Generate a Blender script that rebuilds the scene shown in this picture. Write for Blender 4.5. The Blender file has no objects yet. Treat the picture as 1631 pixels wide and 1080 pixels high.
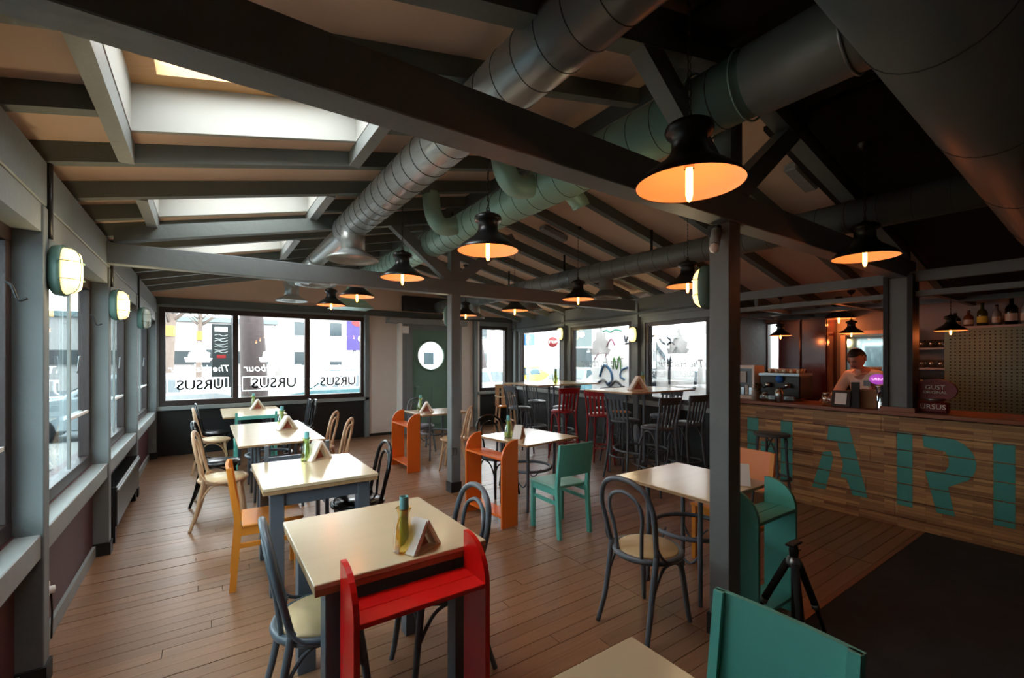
import bpy, bmesh, math, random
from mathutils import Vector, Matrix
random.seed(7)
S = bpy.context.scene
COL = S.collection
R = math.radians

# ------------------------------------------------------------------ camera, world, exposure
cam_d = bpy.data.cameras.new('camera'); cam = bpy.data.objects.new('camera', cam_d); COL.objects.link(cam)
cam.location = (0, 0, 1.6); cam.rotation_euler = (R(90), 0, -R(34.5))
cam_d.sensor_width = 36; cam_d.lens = 15.715; cam_d.shift_y = 32/1631; cam_d.clip_start = 0.05
S.camera = cam
w = bpy.data.worlds.new('overcast'); S.world = w; w.use_nodes = True
bg = w.node_tree.nodes['Background']
bg.inputs[0].default_value = (0.95, 0.975, 1.0, 1); bg.inputs[1].default_value = 10.0
S.view_settings.view_transform = 'Standard'; S.view_settings.look = 'None'
S.view_settings.exposure = 0.5; S.view_settings.gamma = 1; S.view_settings.use_curve_mapping = False
LAMP_W = 1.25; BULB_E = 11.0

# ------------------------------------------------------------------ materials
def srgb(h):
    h = h.lstrip('#'); v = [int(h[i:i+2], 16)/255 for i in (0, 2, 4)]
    return tuple((c/12.92 if c <= .04045 else ((c+.055)/1.055)**2.4) for c in v) + (1,)
MATS = {}
def mat(name, col, rough=.5, metal=0, var=.12, scale=6, bump=0, bscale=60, stretch=None, emit=None, objvar=0, coat=0):
    m = bpy.data.materials.new(name); m.use_nodes = True; MATS[name] = m
    nt = m.node_tree; N = nt.nodes; L = nt.links; b = N['Principled BSDF']
    c = srgb(col); b.inputs['Roughness'].default_value = rough; b.inputs['Metallic'].default_value = metal
    if coat: b.inputs['Coat Weight'].default_value = coat; b.inputs['Coat Roughness'].default_value = .15
    tc = N.new('ShaderNodeNewGeometry'); mp = N.new('ShaderNodeMapping')
    L.new(tc.outputs['Position'], mp.inputs[0])
    if stretch: mp.inputs['Scale'].default_value = stretch
    if objvar:
        oi = N.new('ShaderNodeObjectInfo'); mu = N.new('ShaderNodeVectorMath'); mu.operation = 'ADD'
        ml = N.new('ShaderNodeMath'); ml.operation = 'MULTIPLY'; ml.inputs[1].default_value = 37
        L.new(oi.outputs['Random'], ml.inputs[0]); L.new(mp.outputs[0], mu.inputs[0]); L.new(ml.outputs[0], mu.inputs[1])
        vec = mu.outputs[0]
    else: vec = mp.outputs[0]
    nz = N.new('ShaderNodeTexNoise'); nz.inputs['Scale'].default_value = scale; nz.inputs['Detail'].default_value = 5
    L.new(vec, nz.inputs['Vector'])
    mx = N.new('ShaderNodeMix'); mx.data_type = 'RGBA'
    mx.inputs[6].default_value = tuple(x*(1-var) for x in c[:3]) + (1,)
    mx.inputs[7].default_value = tuple(min(1, x*(1+var)) for x in c[:3]) + (1,)
    L.new(nz.outputs['Fac'], mx.inputs[0]); out = mx.outputs[2]
    if objvar:
        hs = N.new('ShaderNodeHueSaturation'); mr = N.new('ShaderNodeMapRange')
        mr.inputs['To Min'].default_value = 1-objvar; mr.inputs['To Max'].default_value = 1+objvar
        L.new(oi.outputs['Random'], mr.inputs[0]); L.new(mr.outputs[0], hs.inputs['Value']); L.new(out, hs.inputs['Color']); out = hs.outputs[0]
    L.new(out, b.inputs['Base Color'])
    if bump:
        n2 = N.new('ShaderNodeTexNoise'); n2.inputs['Scale'].default_value = bscale; L.new(vec, n2.inputs['Vector'])
        bp = N.new('ShaderNodeBump'); bp.inputs['Strength'].default_value = bump; bp.inputs['Distance'].default_value = .01
        L.new(n2.outputs['Fac'], bp.inputs['Height']); L.new(bp.outputs[0], b.inputs['Normal'])
    if emit:
        b.inputs['Emission Color'].default_value = srgb(emit[0]); b.inputs['Emission Strength'].default_value = emit[1]
    return m
def glassmat(name, tint=(1, 1, 1), fac=.06, rough=0.0):
    m = bpy.data.materials.new(name); m.use_nodes = True; MATS[name] = m
    nt = m.node_tree; N = nt.nodes; L = nt.links
    for n in list(N): N.remove(n)
    o = N.new('ShaderNodeOutputMaterial'); t = N.new('ShaderNodeBsdfTransparent'); g = N.new('ShaderNodeBsdfGlossy')
    t.inputs[0].default_value = tint + (1,); g.inputs['Roughness'].default_value = rough
    lw = N.new('ShaderNodeLayerWeight'); lw.inputs[0].default_value = .35
    mr = N.new('ShaderNodeMapRange'); mr.inputs['To Min'].default_value = fac; mr.inputs['To Max'].default_value = .55
    L.new(lw.outputs['Facing'], mr.inputs[0])
    x = N.new('ShaderNodeMixShader'); L.new(mr.outputs[0], x.inputs[0]); L.new(t.outputs[0], x.inputs[1]); L.new(g.outputs[0], x.inputs[2])
    L.new(x.outputs[0], o.inputs[0]); return m
def decalmat(name, col, fac):
    m = bpy.data.materials.new(name); m.use_nodes = True; MATS[name] = m
    nt = m.node_tree; N = nt.nodes; L = nt.links
    for n in list(N): N.remove(n)
    o = N.new('ShaderNodeOutputMaterial'); t = N.new('ShaderNodeBsdfTransparent'); d = N.new('ShaderNodeBsdfTranslucent')
    d.inputs[0].default_value = srgb(col)
    x = N.new('ShaderNodeMixShader'); x.inputs[0].default_value = fac; L.new(t.outputs[0], x.inputs[1]); L.new(d.outputs[0], x.inputs[2])
    L.new(x.outputs[0], o.inputs[0]); return m
mat('grey_paint', '#72797a', .55, var=.12, scale=3, bump=.25, bscale=25)
mat('grey_trim', '#878d8b', .5, var=.1, scale=4, bump=.2, bscale=30)
mat('rafter_paint', '#646c69', .6, var=.14, scale=4, bump=.3, bscale=25)
mat('dark_beam', '#4b5250', .6, var=.15, scale=4, bump=.3, bscale=25)
mat('ceiling_board', '#d9bda8', .85, var=.1, scale=1.5)
mat('black_board', '#0b0a0a', .8, var=.3, scale=3)
mat('well_white', '#aeb0aa', .7, var=.02)
mat('pine', '#c99a66', .45, var=.15, scale=4, stretch=(1, 12, 12))
mat('frame_brown', '#2b1c19', .4, var=.25, scale=5, bump=.15)
mat('maroon_panel', '#4c2225', .5, var=.3, scale=6)
mat('black_panel', '#141617', .6, var=.3)
mat('white_wall', '#d9cdc4', .8, var=.04)
mat('bar_wall', '#85888a', .8, var=.08)
mat('plank', '#876348', .32, var=.3, scale=3, stretch=(1, 14, 14), bump=.12, bscale=14, objvar=.14)
mat('plank_far', '#876348', .30, var=.4, scale=3, stretch=(1, 11, 11), bump=.1, bscale=14)
mat('underfloor', '#1c1511', .9)
mat('carpet', '#343333', .95, var=.45, scale=5, bump=.5, bscale=300)
mat('table_top', '#d3bf9c', .24, var=.06, scale=2, stretch=(1, 6, 6), coat=.3)
mat('table_edge', '#a5835c', .5, var=.15, scale=40)
mat('table_grey', '#59616a', .45, var=.08)
mat('chair_grey', '#5e6871', .35, var=.1, scale=10)
mat('bar_grey', '#4a5056', .4, var=.1, scale=10)
mat('cream_seat', '#cbb184', .4, var=.12, scale=8)
mat('chair_black', '#15181b', .25, var=.2)
mat('chair_wood', '#c8a27e', .4, var=.15, scale=9)
mat('wood_seat', '#d7bf95', .35, var=.1)
mat('orange', '#d8641c', .4, var=.07)
mat('orange_chair', '#e08a2c', .42, var=.07)
mat('orange_back', '#e8874c', .45, var=.05)
mat('red', '#d8130f', .32, var=.06)
mat('red_bar', '#8c1418', .35, var=.1)
mat('teal', '#5bb3a6', .45, var=.07, scale=8)
mat('teal_worn', '#78b5a4', .4, var=.22, scale=7)
mat('lamp_black', '#0f1212', .35, var=.1)
mat('lamp_inner', '#f3e2cc', .45, var=.02)
mat('bulb', '#ffb060', .5, emit=('#ff9c48', BULB_E))
mat('bulb_white', '#fff0cc', .5, emit=('#ffe2a6', 7))
mat('bulk_glass', '#f6f0d8', .3, emit=('#ffcf78', 2.0))
mat('bulk_glass_off', '#c9d2c8', .2)
mat('bulk_base', '#55766c', .45)
mat('duct_silver', '#aeb4b4', .36, metal=.55, var=.1, scale=4, bump=.1, bscale=10)
mat('duct_green', '#a3cabd', .45, metal=.25, var=.1, scale=5, bump=.1, bscale=10)
mat('duct_grey', '#7c8482', .5, metal=.3, var=.1, scale=4)
mat('seam', '#4c5455', .5, metal=.4)
mat('chrome', '#c9ccd0', .15, metal=1, var=.02)
mat('steel', '#9aa0a4', .3, metal=.9)
mat('radiator', '#16191b', .35)
mat('plastic_black', '#101214', .4)
mat('foam_black', '#191b1e', .85)
mat('napkin', '#efe8e2', .8)
mat('holder_wood', '#cdb392', .5, var=.12, scale=12)
mat('print_red', '#b0604a', .6)
mat('teal_cap', '#6fb7b9', .5)
mat('menu_paper', '#b9d6b6', .6, var=.12, scale=120)
mat('oil', '#b4a23a', .25, var=.1)
mat('letter_teal', '#479a90', .5, var=.12, scale=7)
mat('counter_wood', '#8b5237', .35, var=.2, scale=4, stretch=(10, 1, 10))
mat('mahogany', '#3a0f10', .18, var=.25, scale=2, coat=.5)
mat('pegboard', '#5d7d6e', .5, var=.08)
mat('hole_dark', '#0c1310', .9)
mat('shelf_grey', '#8f9193', .5)
mat('skin', '#b98069', .5, var=.06, scale=20)
mat('shirt', '#f0dccb', .8, var=.05, scale=12)
mat('trousers', '#20222a', .8)
mat('hair', '#17110e', .55)
mat('eye_dark', '#140d0a', .3)
mat('lip', '#8a4a41', .5)
mat('apron', '#a9713f', .7)
mat('sign_red', '#7a1a22', .4, var=.06)
mat('white_paint', '#f2f2ee', .5, var=.02)
mat('neon', '#c050a0', .4, emit=('#8a3a9a', .9))
mat('neon_white', '#ffffff', .4, emit=('#ffe8ff', 1.0))
mat('kraft', '#8a6440', .7, var=.1)
mat('cup', '#d8c3ad', .4)
mat('liquor_a', '#140d09', .12); mat('liquor_b', '#3c4416', .12); mat('liquor_c', '#5e3a20', .12); mat('liquor_d', '#6f736e', .12)
mat('label_white', '#a9a498', .6); mat('label_yellow', '#b9b335', .6)
mat('mirror', '#c9d4d4', .04, metal=1, var=0)
mat('asphalt', '#55595c', .9, var=.15, scale=.6)
mat('pavement', '#7f7c78', .9, var=.1, scale=1.5)
mat('car_white', '#8b9498', .2, var=.02, coat=.6); mat('car_silver', '#4f757d', .2, coat=.6); mat('car_yellow', '#d8b53a', .25, coat=.6)
mat('car_glass', '#34444a', .1); mat('tyre', '#17181a', .8)
mat('bark', '#3c3434', .9, var=.4, scale=9, stretch=(1, 1, .25), bump=.9, bscale=18)
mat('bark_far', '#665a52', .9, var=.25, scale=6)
mat('chalkboard', '#101d20', .6, var=.15)
mat('chalk', '#c9d4d4', .8)
mat('building', '#8f8b88', .85, var=.06, scale=.8); mat('building_b', '#5f6a6b', .85, var=.08); mat('bwin', '#2a363a', .2)
mat('sign_blue', '#1f62ad', .5); mat('sign_stop', '#7c1519', .5); mat('sign_green', '#0f4a38', .5); mat('sign_purple', '#2f2060', .5)
mat('plaster_white', '#eceae8', .85, var=.03)
mat('paint_blue', '#0f1c2c', .7); mat('paint_pink', '#8a3c60', .7); mat('paint_lime', '#2f6a14', .7); mat('paint_sky', '#15486c', .7); mat('paint_mint', '#2f7f68', .7)
mat('scooter', '#d99a2b', .4)
glassmat('window_glass', (.96, .985, .98), .04)
glassmat('side_glass', (.80, .90, .92), .08)
glassmat('clear_glass', (.85, .9, .88), .30, .12)
glassmat('amber_glass', (.92, .74, .28), .12)
glassmat('olive_glass', (.72, .78, .40), .12)
decalmat('decal_white', '#ffffff', .8); decalmat('decal_pale', '#8f8c8a', .45); decalmat('letter_grey', '#262b2d', .93)  # right window decals are white film too; their backlit grey is put into the colour
def M(n): return MATS[n]
def bar_front_mat():
    m = bpy.data.materials.new('bar_staves'); m.use_nodes = True; MATS['bar_staves'] = m
    nt = m.node_tree; N = nt.nodes; L = nt.links; b = N['Principled BSDF']; b.inputs['Roughness'].default_value = .5
    g = N.new('ShaderNodeNewGeometry'); sx = N.new('ShaderNodeSeparateXYZ'); cx = N.new('ShaderNodeCombineXYZ')
    L.new(g.outputs['Position'], sx.inputs[0]); L.new(sx.outputs['Y'], cx.inputs['X']); L.new(sx.outputs['Z'], cx.inputs['Y'])
    br = N.new('ShaderNodeTexBrick'); L.new(cx.outputs[0], br.inputs['Vector'])
    br.inputs['Scale'].default_value = 1; br.inputs['Brick Width'].default_value = .31; br.inputs['Row Height'].default_value = .0285
    br.inputs['Mortar Size'].default_value = .0008; br.offset = .37; br.inputs['Bias'].default_value = 0
    br.inputs['Color1'].default_value = srgb('#8a5a35'); br.inputs['Color2'].default_value = srgb('#d6a468'); br.inputs['Mortar'].default_value = srgb('#5a3a22')
    nz = N.new('ShaderNodeTexNoise'); nz.inputs['Scale'].default_value = 5
    mp = N.new('ShaderNodeMapping'); mp.inputs['Scale'].default_value = (1, 1, 14); L.new(g.outputs['Position'], mp.inputs[0]); L.new(mp.outputs[0], nz.inputs['Vector'])
    mx = N.new('ShaderNodeMix'); mx.data_type = 'RGBA'; mx.blend_type = 'MULTIPLY'; mx.inputs[0].default_value = .28
    L.new(br.outputs['Color'], mx.inputs[6]); L.new(nz.outputs['Fac'], mx.inputs[7]); L.new(mx.outputs[2], b.inputs['Base Color'])
bar_front_mat()

# ------------------------------------------------------------------ mesh helpers
def smoothpath(pts, sub=5):
    P = [Vector(p) for p in pts]; out = []
    n = len(P)
    for i in range(n-1):
        p0 = P[max(i-1, 0)]; p1 = P[i]; p2 = P[i+1]; p3 = P[min(i+2, n-1)]
        for k in range(sub):
            t = k/sub
            out.append(.5*((2*p1)+(p2-p0)*t+(2*p0-5*p1+4*p2-p3)*t*t+(3*p1-p0-3*p2+p3)*t**3))
    out.append(P[-1]); return out
class MB:
    def __init__(s): s.v = []; s.f = []; s.sm = []
    def add(s, vs, fs, sm=False):
        o = len(s.v); s.v += [tuple(v) for v in vs]
        for f in fs: s.f.append([i+o for i in f]); s.sm.append(sm)
        return s
    def box(s, x0, x1, y0, y1, z0, z1, m=None):
        vs = [Vector(p) for p in ((x0,y0,z0),(x1,y0,z0),(x1,y1,z0),(x0,y1,z0),(x0,y0,z1),(x1,y0,z1),(x1,y1,z1),(x0,y1,z1))]
        if m: vs = [m @ v for v in vs]
        return s.add(vs, [(0,3,2,1),(4,5,6,7),(0,1,5,4),(1,2,6,5),(2,3,7,6),(3,0,4,7)])
    def beam(s, a, b, w, h, up=(0,0,1)):      # box along a->b, width w (sideways) and height h
        a = Vector(a); b = Vector(b); d = (b-a).normalized(); up = Vector(up); sd = d.cross(up).normalized(); u = sd.cross(d).normalized()
        vs = []
        for p in (a, b):
            for i, j in ((-1,-1),(1,-1),(1,1),(-1,1)): vs.append(p+sd*(w/2*i)+u*(h/2*j))
        return s.add(vs, [(0,3,2,1),(4,5,6,7),(0,1,5,4),(1,2,6,5),(2,3,7,6),(3,0,4,7)])
    def tube(s, pts, r, n=8, sub=5, closed=False, cap=True, flat=1.0):
        P = smoothpath(pts, sub) if sub > 1 else [Vector(p) for p in pts]
        if closed: P = [Vector(p) for p in pts]
        m = len(P); rs = r if isinstance(r, (list, tuple)) else [r, r]
        T = []
        for i in range(m):
            if closed: T.append((P[(i+1) % m]-P[i-1]).normalized())
            else: T.append((P[min(i+1, m-1)]-P[max(i-1, 0)]).normalized())
        u = T[0].cross(Vector((0, 0, 1)));
        if u.length < .05: u = T[0].cross(Vector((1, 0, 0)))
        u.normalize(); vs = []
        for i in range(m):
            if i: u = (u - T[i]*u.dot(T[i])).normalized()
            v = T[i].cross(u); k = i/max(1, m-1)*(len(rs)-1); a = int(min(k, len(rs)-2)); rr = rs[a]+(rs[a+1]-rs[a])*(k-a)
            for j in range(n):
                t = 2*math.pi*j/n; vs.append(P[i]+u*math.cos(t)*rr+v*math.sin(t)*rr*flat)
        fs = []
        for i in range(m if closed else m-1):
            for j in range(n):
                fs.append((i*n+j, i*n+(j+1) % n, ((i+1) % m)*n+(j+1) % n, ((i+1) % m)*n+j))
        s.add(vs, fs, True)
        if cap and not closed:
            o = len(s.v)-len(vs); s.f.append([o+j for j in range(n)][::-1]); s.sm.append(False)
            s.f.append([o+(m-1)*n+j for j in range(n)]); s.sm.append(False)
        return s
    def lathe(s, prof, n=24, c=(0,0,0), m=None):
        vs = []; fs = []
        for (r, z) in prof:
            for j in range(n):
                t = 2*math.pi*j/n; v = Vector((c[0]+r*math.cos(t), c[1]+r*math.sin(t), c[2]+z)); vs.append(m @ v if m else v)
        for i in range(len(prof)-1):
            for j in range(n): fs.append((i*n+j, i*n+(j+1) % n, (i+1)*n+(j+1) % n, (i+1)*n+j))
        return s.add(vs, fs, True)
    def ring(s, c, R_, r, n=8, seg=28, m=None, sx=1, sy=1):
        pts = [Vector((c[0]+R_*sx*math.cos(2*math.pi*k/seg), c[1]+R_*sy*math.sin(2*math.pi*k/seg), c[2])) for k in range(seg)]
        if m: pts = [m @ p for p in pts]
        return s.tube(pts, r, n, closed=True)
    def disc(s, c, r, h, n=28):
        return s.lathe([(0.0001, 0), (r, 0), (r, h*.6), (r*.96, h), (0.0001, h)], n, c)
    def prism(s, poly, lo, hi, axis='x'):     # polygon in the plane perpendicular to axis
        n = len(poly)
        def P(a, b, t): return {'x': (t, a, b), 'y': (a, t, b), 'z': (a, b, t)}[axis]
        vs = [P(a, b, lo) for a, b in poly]+[P(a, b, hi) for a, b in poly]
        fs = [tuple(range(n)), tuple(range(2*n-1, n-1, -1))]+[(i, (i+1) % n, n+(i+1) % n, n+i) for i in range(n)]
        return s.add(vs, fs)
    def strip(s, a, b, u, hw, th):             # flat painted stroke
        return s
    def build(s, name, m, parent=None, bevel=0, recalc=True):
        me = bpy.data.meshes.new(name); me.from_pydata(s.v, [], s.f)
        me.polygons.foreach_set('use_smooth', s.sm); me.update()
        if recalc or bevel:
            bm = bmesh.new(); bm.from_mesh(me)
            if recalc: bmesh.ops.recalc_face_normals(bm, faces=bm.faces)
            if bevel: bmesh.ops.bevel(bm, geom=bm.edges[:]+bm.verts[:], offset=bevel, segments=1, affect='EDGES', clamp_overlap=True)
            bm.to_mesh(me); bm.free()
        me.materials.append(M(m) if isinstance(m, str) else m)
        o = bpy.data.objects.new(name, me); COL.objects.link(o)
        if parent: o.parent = parent
        return o
def thing(name, label, cat, loc=(0,0,0), rz=0, group=None):
    o = bpy.data.objects.new(name, None); COL.objects.link(o); o.empty_display_size = .1
    o.location = loc; o.rotation_euler = (0, 0, rz); o['label'] = label; o['category'] = cat
    if group: o['group'] = group
    return o
def tag(o, label, cat, group=None):
    o['label'] = label; o['category'] = cat
    if group: o['group'] = group
    return o
def struct(o, label=None):
    o['kind'] = 'structure'
    if label: o['label'] = label
    return o
def sempty(name, loc=(0,0,0), label=None):
    o = bpy.data.objects.new(name, None); COL.objects.link(o); o.location = loc; o.empty_display_size = .1
    return struct(o, label)
def dup(root, loc, rz=0, label=None, group=None):
    r = root.copy(); COL.objects.link(r); r.location = loc; r.rotation_euler = (0, 0, rz)
    if label: r['label'] = label
    if group: r['group'] = group
    for ch in list(root.children):
        c = ch.copy(); COL.objects.link(c); c.parent = r
        for g in ch.children:
            d = g.copy(); COL.objects.link(d); d.parent = c
    return r
def recolour(root, frm, to):
    for ch in root.children_recursive:
        if ch.type == 'MESH' and ch.data.materials and ch.data.materials[0] == M(frm):
            ch.data = ch.data.copy(); ch.data.materials[0] = M(to)
def face(fx, fy): return math.atan2(-fx, fy)
def text(name, body, size, m, parent=None, ext=.001, align='CENTER', shear=0, off=0):
    cu = bpy.data.curves.new(name, 'FONT'); cu.body = body; cu.size = size; cu.extrude = ext; cu.align_x = align; cu.align_y = 'CENTER'
    cu.shear = shear; cu.offset = off; cu.resolution_u = 3
    o = bpy.data.objects.new(name+'_tmp', cu); COL.objects.link(o)
    me = bpy.data.meshes.new_from_object(o.evaluated_get(bpy.context.evaluated_depsgraph_get()))
    bpy.data.objects.remove(o); bpy.data.curves.remove(cu)
    me.materials.clear(); me.materials.append(M(m))
    q = bpy.data.objects.new(name, me); COL.objects.link(q)
    if parent: q.parent = parent
    return q

# ================================================================== THE SETTING
RAF = [-2.4, -1.75, -1.1, -.5, .12, .77, 1.42, 2.07, 2.72, 3.36, 4.01, 4.55, 5.1, 5.72, 6.35, 7.0, 7.6, 8.2, 8.85]
RX = 2.49
def zu(x): return 2.65+.226*(x+.65) if x <= RX else 3.36-.226*(x-RX)     # underside of rafters
def zc(x): return zu(x)+.11
Y0, Y1 = -2.5, 9.3
def xr(y): return 5.75+.1175*(y-3.6)      # window wall on the right

# ---- floor: planks laid side to side
floor = struct(MB().box(-.9, 7.3, Y0, Y1+.2, -.08, -.022).build('floor', 'underfloor'))
pk = MB().box(0, 1, -.0445, .0445, -.03, 0).build('plank', 'plank', floor, bevel=.0)
pk_used = False
stuff = MB(); y = -2.45; row = 0; cnt = 0
while y < Y1:
    y += .092; row += 1
    near = .55 < y < 5.9
    cuts = [-.78, random.uniform(-.2, 2.0), 2.42, 4.3, xr(y)+.02 if y > 3.5 else (5.52 if y > 1.25 else 5.52)]
    if y < 1.22: cuts = [-.78, random.uniform(-.2, 2.0), 2.6]
    if y < 1.22: near = y > .55
    for a, b in zip(cuts[:-1], cuts[1:]):
        dz = random.uniform(-.0012, .0012)
        if near and cnt < 296:
            o = pk if not pk_used else pk.copy()
            if pk_used: COL.objects.link(o); o.parent = floor
            pk_used = True; cnt += 1
            o.location = (a+.002, y, dz); o.scale = (b-a-.004, 1, 1)
        else: stuff.box(a+.002, b-.002, y-.0445, y+.0445, -.03, dz)
st = stuff.build('plank_field', 'plank_far', floor); st['kind'] = 'stuff'
cp = MB().box(2.62, 7.1, Y0, 1.235, -.03, .006).build('floor_mat', 'carpet', floor); cp['label'] = 'dark grey-brown mat covering the floor before the bar'
MB().box(2.61, 5.5, 1.235, 1.262, -.03, .008).build('edge_strip', 'counter_wood', floor)

# ---- ceiling
ceil = sempty('ceiling', (0, 0, 0))
def slab(x0, x1, y0, y1, name='board', m='ceiling_board', f=zc, th=.12):
    return MB().add([(x0,y0,f(x0)),(x1,y0,f(x1)),(x1,y1,f(x1)),(x0,y1,f(x0)),(x0,y0,f(x0)+th),(x1,y0,f(x1)+th),(x1,y1,f(x1)+th),(x0,y1,f(x0)+th)],
        [(0,3,2,1),(4,5,6,7),(0,1,5,4),(1,2,6,5),(2,3,7,6),(3,0,4,7)]).build(name, m, ceil)
SKY = [(2.12, 3.14), (4.06, 4.9), (5.95, 6.75)]; SX0, SX1 = -.33, .86
slab(-1.0, SX0, Y0, Y1+.3); slab(SX1, RX, Y0, Y1+.3)
yy = Y0
for a, b in SKY: slab(SX0, SX1, yy, a); yy = b
slab(SX0, SX1, yy, Y1+.3)
slab(RX, 7.3, Y0, Y1+.3)
for a, b in SKY:
    n = SKY.index((a, b))+1
    s_ = struct(bpy.data.objects.new('window_%d' % (20+n), None)); COL.objects.link(s_); s_['label'] = 'skylight set in a white well in the roof slope'
    H = .30
    for (x0, x1, y0, y1) in ((SX0-.03, SX0+.004, a-.03, b+.03), (SX1-.004, SX1+.03, a-.03, b+.03), (SX0+.004, SX1-.004, a-.03, a+.004), (SX0+.004, SX1-.004, b-.004, b+.03)):
        MB().add([(x0,y0,zc(x0)-.004),(x1,y0,zc(x1)-.004),(x1,y1,zc(x1)-.004),(x0,y1,zc(x0)-.004),(x0,y0,zc(x0)+H+.1),(x1,y0,zc(x1)+H+.1),(x1,y1,zc(x1)+H+.1),(x0,y1,zc(x0)+H+.1)],
            [(0,3,2,1),(4,5,6,7),(0,1,5,4),(1,2,6,5),(2,3,7,6),(3,0,4,7)]).build('well_side', 'well_white', s_)
    fr = MB(); g = .12
    for (x0, x1, y0, y1) in ((SX0, SX0+g, a, b), (SX1-g, SX1, a, b), (SX0+g, SX1-g, a, a+g), (SX0+g, SX1-g, b-g, b)):
        fr.add([(x0,y0,zc(x0)+H-.05),(x1,y0,zc(x1)+H-.05),(x1,y1,zc(x1)+H-.05),(x0,y1,zc(x0)+H-.05),(x0,y0,zc(x0)+H+.05),(x1,y0,zc(x1)+H+.05),(x1,y1,zc(x1)+H+.05),(x0,y1,zc(x0)+H+.05)],
            [(0,3,2,1),(4,5,6,7),(0,1,5,4),(1,2,6,5),(2,3,7,6),(3,0,4,7)])
    fr.build('sash', 'pine', s_)
    x0, x1 = SX0+g, SX1-g
    MB().add([(x0,a+g,zc(x0)+H),(x1,a+g,zc(x1)+H),(x1,b-g,zc(x1)+H),(x0,b-g,zc(x0)+H)], [(0,1,2,3)]).build('pane', 'window_glass', s_)
# rafters, each its own piece
def rafter(xa, xb, yv, w=.07):
    h = .115
    MB().add([(xa,yv-w/2,zu(xa)),(xb,yv-w/2,zu(xb)),(xb,yv+w/2,zu(xb)),(xa,yv+w/2,zu(xa)),(xa,yv-w/2,zu(xa)+h),(xb,yv-w/2,zu(xb)+h),(xb,yv+w/2,zu(xb)+h),(xa,yv+w/2,zu(xa)+h)],
        [(0,3,2,1),(4,5,6,7),(0,1,5,4),(1,2,6,5),(2,3,7,6),(3,0,4,7)]).build('rafter', 'rafter_paint', ceil)
for yv in RAF:
    cut = any(a-.02 < yv < b+.02 for a, b in SKY) and yv not in (3.36, 4.01, 5.1, 5.72, 7.0, 2.07)
    if cut:
        rafter(-.8, SX0-.07, yv); rafter(SX1+.07, RX, yv)
    else: rafter(-.8, RX, yv)
    rafter(RX, 7.1, yv)
for a, b in SKY:
    A = max(v for v in RAF if v < a+.06); B = min(v for v in RAF if v > b-.02)
    for xx in (SX0-.035, SX1+.035):
        MB().box(xx-.035, xx+.035, A+.035, B-.035, zu(xx)-.005, zu(xx)+.12).build('trimmer', 'grey_trim', ceil)
MB().box(RX-.03, RX+.03, Y0, Y1+.1, 3.33, 3.5).build('ridge_beam', 'rafter_paint', ceil)
for yb in (1.42, 4.87):
    n = 'dark_beam' if yb < 2 else 'grey_paint'
    MB().box(-.66, 5.72, yb-.06, yb+.06, 2.375, 2.545).build('tie_beam', 'grey_paint', ceil, bevel=.004)
    MB().box(RX-.06, RX+.06, yb-.05, yb+.05, 2.545, 3.36).build('king_post', 'grey_paint', ceil)
    for s in (-1, 1):
        MB().beam((RX+s*.05, yb, 2.56), (RX+s*.86, yb, 3.2), .09, .12).build('strut', 'grey_paint', ceil)
        MB().add([(RX+s*.02,yb-.05,3.25),(RX+s*3.1,yb-.05,3.25-3.08*.226),(RX+s*3.1,yb+.05,3.25-3.08*.226),(RX+s*.02,yb+.05,3.25),
                  (RX+s*.02,yb-.05,3.37),(RX+s*3.1,yb-.05,3.37-3.08*.226),(RX+s*3.1,yb+.05,3.37-3.08*.226),(RX+s*.02,yb+.05,3.37)],
                 [(0,3,2,1),(4,5,6,7),(0,1,5,4),(1,2,6,5),(2,3,7,6),(3,0,4,7)]).build('principal_rafter', 'rafter_paint', ceil)
# black boards closing the roof near the bar
def bl(x0, x1, y0, y1):
    MB().add([(x0,y0,zu(x0)-.03),(x1,y0,zu(x1)-.03),(x1,y1,zu(x1)-.03),(x0,y1,zu(x0)-.03),(x0,y0,zu(x0)),(x1,y0,zu(x1)),(x1,y1,zu(x1)),(x0,y1,zu(x0))],
        [(0,3,2,1),(4,5,6,7),(0,1,5,4),(1,2,6,5),(2,3,7,6),(3,0,4,7)]).build('black_roof_board', 'black_board', ceil)
bl(1.86, RX-.04, Y0, 1.33); bl(RX+.04, 3.12, Y0, 1.33); bl(3.18, 4.6, Y0, 1.34); bl(4.64, 7.08, Y0, 1.34)
for x0, x1 in ((1.86, RX-.06), (3.18, 4.6), (4.64, 5.6)):
    MB().add([(x0,1.47,zu(x0)-.03),(x1,1.47,zu(x1)-.03),(x1,1.56,zu(x1)-.03),(x0,1.56,zu(x0)-.03),(x0,1.47,zu(x0)),(x1,1.47,zu(x1)),(x1,1.56,zu(x1)),(x0,1.56,zu(x0))],
        [(0,3,2,1),(4,5,6,7),(0,1,5,4),(1,2,6,5),(2,3,7,6),(3,0,4,7)]).build('black_roof_board', 'black_board', ceil)

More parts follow.
